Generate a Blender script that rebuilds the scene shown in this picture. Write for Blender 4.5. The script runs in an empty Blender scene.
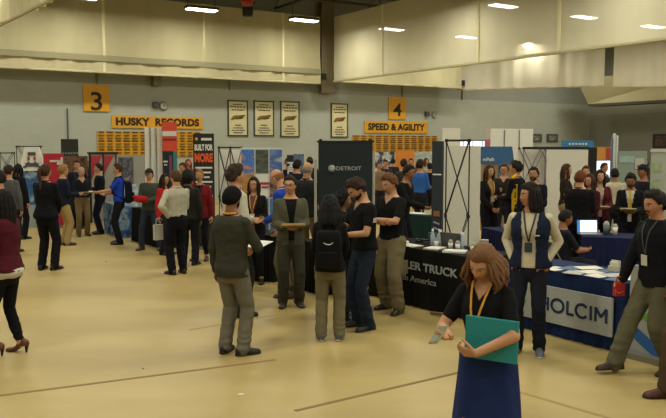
import bpy, bmesh, math, random
from math import sin, cos, pi, radians as rad, sqrt, atan2
from mathutils import Vector as V, Matrix as M, noise
random.seed(7)
SC = bpy.context.scene
COL = SC.collection

# ---------------------------------------------------------------- camera, world, exposure
FPX, CAMH, HOR = 760.0, 2.2, 145.0
PITCH = math.atan((209 - HOR) / FPX)
cam = bpy.data.cameras.new('camera'); camo = bpy.data.objects.new('camera', cam); COL.objects.link(camo)
cam.sensor_width = 36.0; cam.lens = 36.0 * FPX / 666; cam.clip_end = 200
camo.location = (0, 0, CAMH); camo.rotation_euler = (pi/2 - PITCH, 0, 0)
SC.camera = camo
SC.view_settings.view_transform = 'Standard'; SC.view_settings.look = 'None'
SC.view_settings.gamma = 1; SC.view_settings.use_curve_mapping = False
SC.view_settings.exposure = 0.27
SC.cycles.use_denoising = True
SC.cycles.max_bounces = 6; SC.cycles.transparent_max_bounces = 8
W = bpy.data.worlds.new('world'); SC.world = W; W.use_nodes = True
W.node_tree.nodes['Background'].inputs[0].default_value = (1.0, .92, .75, 1)
W.node_tree.nodes['Background'].inputs[1].default_value = 0.16
LAMP_W, LAMP_EMIT, LAMP_COL = 90.0, 9.0, (1.0, .965, .81)

# ---------------------------------------------------------------- placing helpers
def ray(px, py):
    x = (px - 333) / FPX; y = -(py - 209) / FPX
    return V((x, cos(PITCH) + y*sin(PITCH), y*cos(PITCH) - sin(PITCH)))
def G(px, py, z=0.0):
    r = ray(px, py); t = (z - CAMH) / r.z
    return V((r.x*t, r.y*t, z))
def D(px, py, Y):
    r = ray(px, py); t = Y / r.y
    return V((r.x*t, Y, CAMH + r.z*t))
WA = math.atan(1176/760)                                  # direction of the back wall
U1 = V((sin(WA), cos(WA), 0)); U2 = V((-cos(WA), sin(WA), 0)); ROT = pi/2 - WA
P0 = V((-333/760*26, 26, 0)); NR = -U2                    # NR points from the back wall into the room
def R(a, b, z=0.0): return P0 + U1*a + NR*b + V((0, 0, z))
def wallpt(px, py, b=0.0):
    r = ray(px, py); o = V((0, 0, CAMH)); q = R(0, b)
    t = (q - o).dot(NR) / r.dot(NR); p = o + r*t
    return (p - P0).dot(U1), p.z
CORNER = 30.56

# ---------------------------------------------------------------- materials
MATS = {}
def lin(h):
    h = h.lstrip('#'); c = [int(h[i:i+2], 16)/255 for i in (0, 2, 4)]
    return tuple(x/12.92 if x <= .04045 else ((x+.055)/1.055)**2.4 for x in c) + (1,)
def mat(h, rough=.75, kind='plain', scale=30, amt=.12, metal=0.0, bump=.15):
    key = (h, rough, kind, scale, amt, metal)
    if key in MATS: return MATS[key]
    m = bpy.data.materials.new(kind + '_' + h.strip('#')); m.use_nodes = True
    nt = m.node_tree; b = nt.nodes['Principled BSDF']
    c = lin(h); b.inputs['Roughness'].default_value = rough; b.inputs['Metallic'].default_value = metal
    tc = nt.nodes.new('ShaderNodeTexCoord'); n = nt.nodes.new('ShaderNodeTexNoise')
    n.inputs['Scale'].default_value = scale; n.inputs['Detail'].default_value = 4
    nt.links.new(tc.outputs['Object'], n.inputs['Vector'])
    mx = nt.nodes.new('ShaderNodeMix'); mx.data_type = 'RGBA'
    mx.inputs['A'].default_value = tuple(x*(1-amt) for x in c[:3]) + (1,)
    mx.inputs['B'].default_value = tuple(min(1, x*(1+amt)) for x in c[:3]) + (1,)
    nt.links.new(n.outputs['Fac'], mx.inputs['Factor'])
    nt.links.new(mx.outputs['Result'], b.inputs['Base Color'])
    if kind in ('cloth', 'skin', 'hair', 'wall'):
        bp = nt.nodes.new('ShaderNodeBump'); bp.inputs['Strength'].default_value = {'cloth': .35, 'skin': .05, 'hair': .5, 'wall': .1}[kind]
        bp.inputs['Distance'].default_value = .01
        n2 = nt.nodes.new('ShaderNodeTexNoise'); n2.inputs['Scale'].default_value = {'cloth': 9, 'skin': 60, 'hair': 70, 'wall': 40}[kind]
        n2.inputs['Detail'].default_value = 5
        if kind == 'hair':
            mp = nt.nodes.new('ShaderNodeMapping'); mp.inputs['Scale'].default_value = (1.6, 1.6, .25)
            nt.links.new(tc.outputs['Object'], mp.inputs['Vector']); nt.links.new(mp.outputs['Vector'], n2.inputs['Vector'])
        else: nt.links.new(tc.outputs['Object'], n2.inputs['Vector'])
        nt.links.new(n2.outputs['Fac'], bp.inputs['Height']); nt.links.new(bp.outputs['Normal'], b.inputs['Normal'])
    b.inputs['Specular IOR Level'].default_value = {'cloth': .15, 'hair': .3, 'skin': .35}.get(kind, .4)
    MATS[key] = m; return m
def cloth(h): return mat(h, .9, 'cloth', 14, .16)
def emis(h, s, name='glow'):
    key = (h, s, 'e')
    if key in MATS: return MATS[key]
    m = bpy.data.materials.new(name); m.use_nodes = True; b = m.node_tree.nodes['Principled BSDF']
    b.inputs['Base Color'].default_value = lin(h); b.inputs['Emission Color'].default_value = lin(h); b.inputs['Emission Strength'].default_value = s
    MATS[key] = m; return m
def picture(cols, scale=6, stretch=(1, 1, 1)):             # printed photo panels: soft blotches of a few inks
    m = bpy.data.materials.new('printed_picture'); m.use_nodes = True; nt = m.node_tree; b = nt.nodes['Principled BSDF']
    tc = nt.nodes.new('ShaderNodeTexCoord'); mp = nt.nodes.new('ShaderNodeMapping'); mp.inputs['Scale'].default_value = stretch
    n = nt.nodes.new('ShaderNodeTexNoise'); n.inputs['Scale'].default_value = scale; n.inputs['Detail'].default_value = 3
    r = nt.nodes.new('ShaderNodeValToRGB'); r.color_ramp.elements[0].position = .33; r.color_ramp.elements[1].position = .67
    r.color_ramp.elements[0].color = lin(cols[0]); r.color_ramp.elements[1].color = lin(cols[-1])
    for i, c in enumerate(cols[1:-1]):
        e = r.color_ramp.elements.new(.33 + .34*(i+1)/(len(cols)-1)); e.color = lin(c)
    nt.links.new(tc.outputs['Object'], mp.inputs[0]); nt.links.new(mp.outputs[0], n.inputs['Vector'])
    nt.links.new(n.outputs['Fac'], r.inputs[0]); nt.links.new(r.outputs[0], b.inputs['Base Color']); b.inputs['Roughness'].default_value = .6
    return m

# ---------------------------------------------------------------- mesh helpers
class MB:
    def __init__(s): s.v = []; s.f = []
    def add(s, vs, fs, X=None):
        o = len(s.v)
        s.v += [tuple(X @ V(p)) if X else tuple(p) for p in vs]
        s.f += [tuple(i+o for i in f) for f in fs]
    def box(s, c, d, X=None):
        x, y, z = c; a, b, h = d[0]/2, d[1]/2, d[2]/2
        vs = [(x+i*a, y+j*b, z+k*h) for i in (-1, 1) for j in (-1, 1) for k in (-1, 1)]
        s.add(vs, [(0,1,3,2), (4,6,7,5), (0,4,5,1), (2,3,7,6), (0,2,6,4), (1,5,7,3)], X)
    def rings(s, rs, cap=True):
        n = len(rs[0]); vs = [p for r in rs for p in r]; fs = []
        for i in range(len(rs)-1):
            for j in range(n):
                k = (j+1) % n; fs.append((i*n+j, i*n+k, (i+1)*n+k, (i+1)*n+j))
        if cap: fs.append(tuple(range(n-1, -1, -1))); fs.append(tuple((len(rs)-1)*n+j for j in range(n)))
        s.add(vs, fs)
    def cone(s, p0, r0, p1, r1, n=10, flat=None, caps=2):
        p0 = V(p0); p1 = V(p1); d = p1-p0; L = d.length
        d = d/L if L > 1e-6 else V((0, 0, 1))
        u = d.orthogonal().normalized(); w = d.cross(u)
        def ring(c, r):
            out = []
            for j in range(n):
                a = 2*pi*j/n; q = u*(cos(a)*r) + w*(sin(a)*r)
                if flat: ax = V(flat[0]); q -= ax*q.dot(ax)*(1-flat[1])
                out.append(c+q)
            return out
        rs = []
        for k in range(caps): a = pi/2*(1-(k+.35)/caps); rs.append(ring(p0-d*r0*sin(a), r0*cos(a)))
        rs.append(ring(p0, r0)); rs.append(ring(p1, r1))
        for k in range(caps): a = pi/2*((k+.65)/caps); rs.append(ring(p1+d*r1*sin(a), r1*cos(a)))
        s.rings(rs)
    def tube(s, pts, r, n=6):
        for i in range(len(pts)-1): s.cone(pts[i], r, pts[i+1], r, n, caps=1)
    def ell(s, c, r, n=14, m=9, X=None):
        rs = []
        for i in range(m+1):
            t = pi*(i+.02)/(m+.04); rs.append([V((c[0]+r[0]*sin(t)*cos(2*pi*j/n), c[1]+r[1]*sin(t)*sin(2*pi*j/n), c[2]-r[2]*cos(t))) for j in range(n)])
        if X: rs = [[X @ p for p in q] for q in rs]
        s.rings(rs)
    def mesh(s, name, smooth=False):
        me = bpy.data.meshes.new(name); me.from_pydata(s.v, [], s.f); me.validate()
        bm = bmesh.new(); bm.from_mesh(me); bmesh.ops.recalc_face_normals(bm, faces=bm.faces); bm.to_mesh(me); bm.free()
        if smooth: me.polygons.foreach_set('use_smooth', [True]*len(me.polygons))
        return me
    def build(s, name, m, parent=None, smooth=False): return link(name, s.mesh(name, smooth), m, parent)
def link(name, me, m, parent=None):
    o = bpy.data.objects.new(name, me)
    if m:
        me.materials.clear()
        for q in (m if isinstance(m, (list, tuple)) else [m]): me.materials.append(q)
    COL.objects.link(o); o.parent = parent; return o
def thing(name, label, cat, loc=(0,0,0), rz=0.0, group=None):
    o = bpy.data.objects.new(name, None); COL.objects.link(o); o.empty_display_size = .1
    o.location = loc; o.rotation_euler = (0, 0, rz); o['label'] = label; o['category'] = cat
    if group: o['group'] = group
    return o
def tag(o, label, cat, group=None):
    o['label'] = label; o['category'] = cat
    if group: o['group'] = group
    return o
def struct(o): o['kind'] = 'structure'; return o
def box(name, c, d, m, parent=None, bev=0.0):
    b = MB(); b.box(c, d); o = b.build(name, m, parent)
    if bev:
        md = o.modifiers.new('bevel', 'BEVEL'); md.width = bev; md.segments = 2; md.limit_method = 'ANGLE'
    return o
def bmix(name, boxes, m, parent=None):
    b = MB()
    for c, d in boxes: b.box(c, d)
    return b.build(name, m, parent)
def text(s, size, loc, m, parent, name='lettering', align='CENTER', w=1.0, bold=.0, rot=(pi/2, 0, 0), ext=.004, sp=1.0, fit=None):
    cu = bpy.data.curves.new(name, 'FONT'); cu.body = s; cu.size = size; cu.align_x = align; cu.align_y = 'CENTER'
    cu.extrude = ext; cu.offset = bold; cu.space_character = sp; cu.resolution_u = 3
    t = bpy.data.objects.new(name, cu); COL.objects.link(t)
    dg = bpy.context.evaluated_depsgraph_get(); me = bpy.data.meshes.new_from_object(t.evaluated_get(dg)); bpy.data.objects.remove(t)
    if fit:
        xs = [v_.co.x for v_ in me.vertices]; w = fit/(max(xs)-min(xs)); dx = (max(xs)+min(xs))/2
        for v_ in me.vertices: v_.co.x -= dx
    o = link(name, me, m, parent); o.location = loc; o.rotation_euler = rot; o.scale = (w, 1, 1); return o
def copy_tree(o, parent=None):
    c = o.copy(); COL.objects.link(c); c.parent = parent
    for ch in list(o.children): copy_tree(ch, c)
    return c
def remesh(mb, vox, smooth=2):
    me = mb.mesh('tmp'); o = bpy.data.objects.new('tmp', me); COL.objects.link(o)
    md = o.modifiers.new('r', 'REMESH'); md.mode = 'VOXEL'; md.voxel_size = vox; md.use_smooth_shade = True
    if smooth: s = o.modifiers.new('s', 'SMOOTH'); s.factor = .5; s.iterations = smooth
    dg = bpy.context.evaluated_depsgraph_get(); out = bpy.data.meshes.new_from_object(o.evaluated_get(dg))
    bpy.data.objects.remove(o); bpy.data.meshes.remove(me)
    return out
def cull(me, pred):
    bm = bmesh.new(); bm.from_mesh(me)
    bmesh.ops.delete(bm, geom=[f for f in bm.faces if pred(f.calc_center_median())], context='FACES')
    bm.to_mesh(me); bm.free(); return me
def join(a, mb):                                           # append MB geometry to a mesh
    bm = bmesh.new(); bm.from_mesh(a); t = mb.mesh('t', True); bm.from_mesh(t); bpy.data.meshes.remove(t)
    bm.to_mesh(a); bm.free(); a.polygons.foreach_set('use_smooth', [True]*len(a.polygons)); return a

# ================================================================ STRUCTURE
def quad(name, pts, m, thick=None):
    b = MB(); b.add(pts, [tuple(range(len(pts)))]); o = b.build(name, m)
    if thick: md = o.modifiers.new('t', 'SOLIDIFY'); md.thickness = thick; md.offset = 0
    return struct(o)

def floor_mat():
    m = bpy.data.materials.new('yellow_floor_covering'); m.use_nodes = True; nt = m.node_tree; b = nt.nodes['Principled BSDF']
    geo = nt.nodes.new('ShaderNodeTexCoord'); n = nt.nodes.new('ShaderNodeTexNoise'); n.inputs['Scale'].default_value = .55; n.inputs['Detail'].default_value = 5
    mp = nt.nodes.new('ShaderNodeMapping'); mp.inputs['Rotation'].default_value = (0, 0, -ROT); mp.inputs['Scale'].default_value = (.5, 1.5, 1)
    nt.links.new(geo.outputs['Object'], mp.inputs[0]); nt.links.new(mp.outputs[0], n.inputs['Vector'])
    r = nt.nodes.new('ShaderNodeValToRGB'); r.color_ramp.elements[0].position = .3; r.color_ramp.elements[1].position = .75
    r.color_ramp.elements[0].color = lin('#978350'); r.color_ramp.elements[1].color = lin('#b19d65')
    nt.links.new(n.outputs['Fac'], r.inputs[0]); nt.links.new(r.outputs[0], b.inputs['Base Color'])
    n2 = nt.nodes.new('ShaderNodeTexNoise'); n2.inputs['Scale'].default_value = 3; n2.inputs['Detail'].default_value = 4
    nt.links.new(mp.outputs[0], n2.inputs['Vector'])
    bp = nt.nodes.new('ShaderNodeBump'); bp.inputs['Strength'].default_value = .25; bp.inputs['Distance'].default_value = .02
    nt.links.new(n2.outputs['Fac'], bp.inputs['Height']); nt.links.new(bp.outputs['Normal'], b.inputs['Normal'])
    b.inputs['Roughness'].default_value = .42; b.inputs['Specular IOR Level'].default_value = .35
    return m
def block_mat(name, h, h2):                                # painted concrete block in courses
    m = bpy.data.materials.new(name); m.use_nodes = True; nt = m.node_tree; b = nt.nodes['Principled BSDF']
    tc = nt.nodes.new('ShaderNodeTexCoord'); br = nt.nodes.new('ShaderNodeTexBrick')
    sep = nt.nodes.new('ShaderNodeSeparateXYZ'); cmb = nt.nodes.new('ShaderNodeCombineXYZ')
    nt.links.new(tc.outputs['Object'], sep.inputs[0]); nt.links.new(sep.outputs[0], cmb.inputs[0]); nt.links.new(sep.outputs[2], cmb.inputs[1])
    nt.links.new(cmb.outputs[0], br.inputs['Vector'])
    br.inputs['Scale'].default_value = 1; br.inputs['Brick Width'].default_value = .4; br.inputs['Row Height'].default_value = .2
    br.inputs['Mortar Size'].default_value = .006; br.inputs['Color1'].default_value = lin(h); br.inputs['Color2'].default_value = lin(h2)
    br.inputs['Mortar'].default_value = tuple(x*.93 for x in lin(h)[:3]) + (1,)
    nt.links.new(br.outputs['Color'], b.inputs['Base Color']); b.inputs['Roughness'].default_value = .8
    return m
floor = quad('floor', [(-45, -12, 0), (45, -12, 0), (45, 60, 0), (-45, 60, 0)], floor_mat())

def wall_obj(name, a0, a1, z0, z1, m, b=-.15, th=.3, parent=None):
    o = box(name, ((a0+a1)/2, 0, (z0+z1)/2), (a1-a0, th, z1-z0), m, parent)
    o.location = P0 - NR*(-b); o.rotation_euler = (0, 0, ROT)
    return struct(o)
TOPZ, CEILZ = 4.42, 8.7
wall_obj('wall_back', -30, CORNER, 0, TOPZ, block_mat('pale_block_paint', '#9fa397', '#9b9f93'))
up = wall_obj('wall_back_upper', -30, CORNER, TOPZ, CEILZ, block_mat('grey_upper_paint', '#8b8e86', '#888b82')); up.location = up.location - NR*.002
def rwall(name, z0, z1, m, s0=0.0, s1=60, off=.15, th=.3):
    o = box(name, ((s0+s1)/2, 0, (z0+z1)/2), (s1-s0, th, z1-z0), m)
    o.location = R(CORNER, 0) + U1*off; o.rotation_euler = (0, 0, ROT - pi/2); return struct(o)
rwall('wall_right', 0, 3.85, block_mat('grey_paint', '#84857b', '#818278'))
rwall('wall_right_upper', 3.85, CEILZ, mat('#8f9083', .85, 'wall'), off=.16)
for nm, a0, a1, b0, b1 in (('wall_left', -30.3, -30, 0, 60), ('wall_rear', -30, CORNER+.5, 60, 60.3)):
    c = MB(); c.add([R(a0, b0), R(a1, b0), R(a1, b1), R(a0, b1), R(a0, b0, CEILZ), R(a1, b0, CEILZ), R(a1, b1, CEILZ), R(a0, b1, CEILZ)],
                    [(0,1,2,3), (4,5,6,7), (0,1,5,4), (1,2,6,5), (2,3,7,6), (3,0,4,7)]); struct(c.build(nm, mat('#a6a691', .85, 'wall')))
cl = MB(); cl.add([R(-30, -.3, CEILZ), R(CORNER+.3, -.3, CEILZ), R(CORNER+.3, 60, CEILZ), R(-30, 60, CEILZ)] + [R(-30, -.3, CEILZ+.2), R(CORNER+.3, -.3, CEILZ+.2), R(CORNER+.3, 60, CEILZ+.2), R(-30, 60, CEILZ+.2)],
    [(0,1,2,3), (4,5,6,7), (0,1,5,4), (1,2,6,5), (2,3,7,6), (3,0,4,7)])
struct(cl.build('ceiling', mat('#5a5543', .9)))
# open-web steel joists under the roof deck
tn = 0
for k in range(9):
    a = -7 + k*4.4; b = MB()
    for z in (7.75, 8.6): b.cone(R(a, .2, z), .05, R(a, 45, z), .05, 4, caps=1)
    q = .2; z = 7.75
    while q < 30:
        z2 = 8.6 if z < 8 else 7.75; b.cone(R(a, q, z), .022, R(a, q+.9, z2), .022, 4, caps=1); q += .9; z = z2
    tn += 1; struct(b.build('trim_%d' % tn, mat('#3b3528', .7)))
for bb in (1.9, 4.2, 6.6):                                # runs of pipe and purlin across
    b = MB(); b.cone(R(-28, bb, 7.95), .07, R(CORNER, bb, 7.95), .07, 6, caps=1); tn += 1; struct(b.build('trim_%d' % tn, mat('#4a4130', .7)))
# steel wall columns
for px0, px1, ytop, bb in ((152, 160, 66, .25), (320, 333, 85, .3), (604, 613, 86, .3)):
    a0, zb = wallpt(px0, ytop, bb); a1, _ = wallpt(px1, ytop, bb)
    b = MB(); w = a1-a0; x = (a0+a1)/2; b.box((x, 0, CEILZ/2), (w*.35, .2, CEILZ))
    b.box((x, .11, CEILZ/2), (w, .03, CEILZ)); b.box((x, -.11, CEILZ/2), (w, .03, CEILZ))
    tn += 1; o = b.build('trim_%d' % tn, mat('#6f654d' if px0 < 600 else '#61594c', .6)); o.location = R(0, bb); o.rotation_euler = (0, 0, ROT); struct(o)
    for v_ in o.data.vertices:
        if v_.co.z < .01: v_.co.z = TOPZ-.02
# pipe on the block wall
a, z1 = wallpt(67, 109); _, z2 = wallpt(67, 152)
b = MB(); b.cone(R(a, .04, z2), .025, R(a, .04, z1), .025, 8); tn += 1; struct(b.build('trim_%d' % tn, mat('#4b4c46', .6)))
for px in (97, 229, 462, 402):
    a, z = wallpt(px, 80); b = MB(); b.cone(R(a, .04, TOPZ), .035, R(a, .04, TOPZ+.9), .035, 6, caps=1); tn += 1; struct(b.build('trim_%d' % tn, mat('#6a6b62', .6)))
# seams of the floor covering: a raised taped edge
for (x0, y0, x1, y1, h) in ((-40, 401, 275, 360, '#7f6638'), (295, 411, 470, 370, '#7a6337'), (515, 391, 700, 445, '#97804e'), (190, 330, 420, 290, '#9c8551')):
    p, q = G(x0, y0), G(x1, y1); d = (q-p).normalized(); n = V((-d.y, d.x, 0))*.012
    b = MB(); b.add([p-n*2, q-n*2, q+n*2, p+n*2, p-n+V((0,0,.007)), q-n+V((0,0,.007)), q+n+V((0,0,.007)), p+n+V((0,0,.007))], [(0,1,5,4), (1,2,6,5), (2,3,7,6), (3,0,4,7), (4,5,6,7)])
    tn += 1; struct(b.build('trim_%d' % tn, mat(h, .7)))

# curtains ------------------------------------------------------
def curtain_mat(h, alpha):
    m = bpy.data.materials.new('divider_curtain'); m.use_nodes = True; nt = m.node_tree; nt.nodes.clear()
    out = nt.nodes.new('ShaderNodeOutputMaterial'); df = nt.nodes.new('ShaderNodeBsdfDiffuse'); tl = nt.nodes.new('ShaderNodeBsdfTranslucent'); tp = nt.nodes.new('ShaderNodeBsdfTransparent')
    tc = nt.nodes.new('ShaderNodeTexCoord'); n = nt.nodes.new('ShaderNodeTexNoise'); n.inputs['Scale'].default_value = 1.3
    mx = nt.nodes.new('ShaderNodeMix'); mx.data_type = 'RGBA'; c = lin(h)
    mx.inputs['A'].default_value = tuple(x*.92 for x in c[:3])+(1,); mx.inputs['B'].default_value = tuple(min(1, x*1.1) for x in c[:3])+(1,)
    nt.links.new(tc.outputs['Object'], n.inputs['Vector']); nt.links.new(n.outputs['Fac'], mx.inputs['Factor'])
    for q in (df, tl): nt.links.new(mx.outputs['Result'], q.inputs[0])
    a = nt.nodes.new('ShaderNodeMixShader'); a.inputs[0].default_value = .35; nt.links.new(df.outputs[0], a.inputs[1]); nt.links.new(tl.outputs[0], a.inputs[2])
    c2 = nt.nodes.new('ShaderNodeMixShader'); c2.inputs[0].default_value = alpha; nt.links.new(a.outputs[0], c2.inputs[1]); nt.links.new(tp.outputs[0], c2.inputs[2])
    nt.links.new(c2.outputs[0], out.inputs[0]); return m
CM = curtain_mat('#d3cba4', .0); CMT = curtain_mat('#d6d0b4', .2); CMB = curtain_mat('#dcd6c0', .0)
HEM, POLE = mat('#b9b28e', .8), mat('#ddd5ac', .6)
def curtain(p, q, z0, z1, m, label, amp=.03, wl=.9, z0b=None, z1b=None, seams=(), hemh=.08):
    p = V(p); q = V(q); L = (q-p).length; d = (q-p)/L; n = V((-d.y, d.x, 0)); N = int(L*7); K = 10
    z0b = z0 if z0b is None else z0b; z1b = z1 if z1b is None else z1b
    b = MB(); vs = []; fs = []
    for i in range(N+1):
        t = i/N; w = amp*sin(2*pi*t*L/wl) + amp*.7*sin(2*pi*t*L/(wl*.37)+1)
        for k in range(K+1):
            s = k/K; zz = (z0*(1-t)+z0b*t)*(1-s) + (z1*(1-t)+z1b*t)*s
            x = p + d*(t*L) + n*(w*(1-.35*s) + amp*1.5*noise.noise(V((t*L*.5, s*3, 1.7)))); vs.append((x.x, x.y, zz))
    for i in range(N):
        for k in range(K): a = i*(K+1)+k; fs.append((a, a+K+1, a+K+2, a+1))
    b.add(vs, fs); r = thing('divider_curtain', label, 'curtain', (0, 0, 0))
    o = b.build('fabric', m, r, True)
    h = MB(); h.cone((p.x, p.y, z0), hemh/2, (q.x, q.y, z0b), hemh/2, 6, caps=1); h.build('hem', HEM, r)
    for s in seams:
        g = MB(); x = p + d*s
        t = s/L; g.box((0, 0, 0), (.09, .07, 1)); so = g.build('seam_strap', POLE, r)
        zb, zt = z0*(1-t)+z0b*t, z1*(1-t)+z1b*t
        so.location = (x.x, x.y, (zb+zt)/2); so.scale = (1, 1, zt-zb); so.rotation_euler = (0, 0, atan2(d.y, d.x))
    return r
CZ0, CZ1 = 4.74, 7.45
aE, _ = wallpt(320, 84, 1.0)
sm = [wallpt(px, 60, 1.0)[0]+12 for px in (104, 204, 283)]
c1_ = curtain(R(-12, 1.0), R(aE, 1.0), CZ0, CZ1, CM, 'raised cream divider curtain hanging along the back wall on the left', .03, 1.3, seams=sm)
o = box('reinforcing_band', (0, 0, 0), (aE+12, .012, .2), curtain_mat('#aca687', .0), c1_); o.location = R((aE-12)/2, 1.075, 5.22); o.rotation_euler = (0, 0, ROT)
aQ, _ = wallpt(334, 83, 1.0); Q = R(aQ, 1.0); Qe = Q + NR*24
curtain(Q, Qe, 4.86, 7.5, CMT, 'see-through cream divider curtain running from the middle towards the upper right', .02, .7, seams=(3.4, 8.6, 11.9), hemh=.1)
a4, _ = wallpt(462, 86, 1.1); curtain(R(aQ+.3, 1.1), R(a4, 1.1), 4.86, 7.4, CM, 'cream curtain behind the see-through one, above the number 4 sign', .04, 1.1)
p = D(458, 90, 36.5); q = D(604, 86, 34.6); zt = 7.3
curtain((p.x, p.y, 0), (q.x, q.y, 0), p.z, zt, CMB, 'sagging cream curtain high up right of centre', .06, 1.7, z0b=q.z, seams=(1.2, 4.6))
p = D(613, 87, 34.4); q = D(720, 85, 32.5)
curtain((p.x, p.y, 0), (q.x, q.y, 0), p.z, 7.3, CMB, 'sagging cream curtain at the upper right edge', .06, 1.5, z0b=q.z, seams=(2.3,))
p = D(50, 0, 14.2); q = D(0, 25, 17.1); d_ = (V((q.x, q.y, 0))-V((p.x, p.y, 0))).normalized()
curtain(V((p.x, p.y, 0))-d_*3.5, V((q.x, q.y, 0))+d_*2, (p.z+q.z)/2, 7.6, CM, 'nearest cream curtain in the upper left corner', .07, .55)
# bulkhead in the far right corner
p = D(588, 104, 39.5); q = D(720, 101, 33.5)
b = MB(); d_ = V((q.x-p.x, q.y-p.y, 0)).normalized(); n_ = V((d_.y, -d_.x, 0))*1.0
pl = V((p.x, p.y, 0)); ql = V((q.x, q.y, 0)); e_ = V((0, 0, 1))
s0 = D(576, 89, 39.5); sl = V((s0.x, s0.y, 0))
b.add([pl+e_*p.z, ql+e_*p.z, ql-n_+e_*p.z, pl-n_+e_*p.z, sl+e_*5.6, ql+e_*5.6, ql-n_+e_*5.6, sl-n_+e_*5.6], [(0,1,2,3), (4,5,6,7), (0,1,5,4), (1,2,6,5), (2,3,7,6), (3,0,4,7)])
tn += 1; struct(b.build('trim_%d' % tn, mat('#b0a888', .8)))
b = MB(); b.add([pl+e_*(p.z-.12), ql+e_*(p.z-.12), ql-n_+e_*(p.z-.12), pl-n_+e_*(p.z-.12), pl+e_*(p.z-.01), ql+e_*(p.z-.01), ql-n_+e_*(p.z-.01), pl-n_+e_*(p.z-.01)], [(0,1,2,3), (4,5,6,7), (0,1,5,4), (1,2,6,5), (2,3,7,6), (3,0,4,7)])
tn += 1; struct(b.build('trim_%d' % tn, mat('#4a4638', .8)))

# ceiling lights ------------------------------------------------
def make_light():
    r = thing('ceiling_light', 'bright rectangular high-bay ceiling light', 'light', (0,0,0), 0, 'ceiling lights in rows')
    bmix('housing', [((0, 0, .07), (1.12, .42, .1)), ((-.5, 0, .4), (.02, .02, .6)), ((.5, 0, .4), (.02, .02, .6))], mat('#55503f', .6), r)
    box('diffuser', (0, 0, .005), (1.05, .36, .03), emis('#fff6dc', LAMP_EMIT, 'lamp_glow'), r)
    l = bpy.data.lights.new('lamp', 'AREA'); l.shape = 'RECTANGLE'; l.size = 1.1; l.size_y = .4; l.energy = LAMP_W; l.color = LAMP_COL
    lo = bpy.data.objects.new('lamp', l); COL.objects.link(lo); lo.parent = r; lo.location = (0, 0, -.03)
    return r
L0 = make_light(); first = True
for j in range(6):
    for k in range(-4, 7):
        a, bb = 6.2 + 4.13*k, 3.0 + 6.2*j
        if a > CORNER-1: continue
        o = L0 if first else copy_tree(L0); first = False
        o.location = R(a, bb, 6.86); o.rotation_euler = (0, 0, ROT)
        if j == 0 and 0 <= k < 3: o['label'] = ['lit ceiling light at the upper left, cut by the top of the photo', 'lit ceiling light above the record banner, left of centre', 'lit ceiling light right of the dark hanging heater'][k] ; del o['group']
# dark unit heater and red hook under the joists
p = D(248, 12, 26.5); h = thing('unit_heater', 'small dark heater hanging from the roof steel between two lights', 'heater', (p.x, p.y, p.z))
bmix('body', [((0, 0, 0), (.35, .3, .3)), ((0, 0, .3), (.5, .22, .12))], mat('#2b2820', .6), h); box('hanger', (0, 0, .7), (.04, .04, .9), mat('#2b2820', .6), h)
p = D(247, 1, 25.5); b = MB(); b.ell((0, 0, 0), (.22, .1, .16)); b.cone((0,0,.1), .03, (0,0,.6), .03, 6); tag(b.build('red_fitting', mat('#b04030', .6), None, True), 'red fitting hanging from the roof above the dark heater', 'fitting').location = p

# ================================================================ WALL SIGNS
YEL, DK = mat('#c8921e', .6, amt=.05), mat('#2c1d0c', .7)
def on_wall(px0, py0, px1, py1, name, label, cat, m, th=.05, frame=None, group=None):
    cy = (py0+py1)/2; a0, _ = wallpt(px0, cy); a1, _ = wallpt(px1, cy); cx = (px0+px1)/2
    _, z1 = wallpt(cx, py0); _, z0 = wallpt(cx, py1)
    r = thing(name, label, cat, R((a0+a1)/2, th/2+.004, (z0+z1)/2), ROT, group); w, h = a1-a0, z1-z0
    box('panel', (0, 0, 0), (w, th, h), m, r, .008)
    if frame: bmix('frame', [((0, -.01, s*h/2), (w+.06, th+.02, .05)) for s in (-1, 1)] + [((s*w/2, -.01, 0), (.05, th+.02, h+.06)) for s in (-1, 1)], frame, r)
    return r, w, h
r, w, h = on_wall(83, 84.5, 109, 111.5, 'number_sign', 'square yellow wall sign with a dark number 3', 'sign', YEL)
text('3', h*.95, (0, -.03, 0-h*.16), DK, r, 'numeral', w=1.15, bold=.012)
r, w, h = on_wall(388, 97, 405.5, 119.5, 'number_sign', 'yellow wall sign with a dark number 4', 'sign', YEL)
text('4', h*.8, (0, -.03, -h*.1), DK, r, 'numeral', w=1.2, bold=.012)
r, w, h = on_wall(111.5, 116.5, 202, 128.5, 'record_header', 'long yellow banner reading HUSKY RECORDS', 'sign', YEL)
text('HUSKY  RECORDS', h*.82, (0, -.03, 0), DK, r, bold=.02, fit=w*.92, sp=1.05)
r, w, h = on_wall(364, 121.5, 427, 133.3, 'record_header', 'long yellow banner reading SPEED & AGILITY', 'sign', YEL)
text('SPEED & AGILITY', h*.75, (0, -.03, 0), DK, r, bold=.02, fit=w*.9, sp=1.05)
def record_board(px0, px1, py0, py1, label, rows, cols, hh='#b8860f'):
    r, w, h = on_wall(px0, py0, px1, py1, 'record_board', label, 'board', mat(hh, .6, amt=.1), .03)
    bs = []
    rg = random.Random(px0)
    for i in range(rows):
        z = h/2 - (i+.5)*h/rows
        for j in range(cols):
            x = -w/2 + (j+.5)*w/cols; ww = w/cols*rg.uniform(.55, .82)
            bs.append(((x, -.018, z+h/rows*.1), (ww, .012, h/rows*(.5 if i % 3 == 0 else .3))))
            if i % 3: bs.append(((x-.02, -.018, z-h/rows*.28), (ww*.8, .012, h/rows*.14)))
    bmix('record_rows', bs, mat('#4a3009', .7), r)
    return r
record_board(97, 201, 131.5, 157, 'wide yellow record board with rows of dark names under the HUSKY RECORDS banner', 9, 13)
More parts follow.
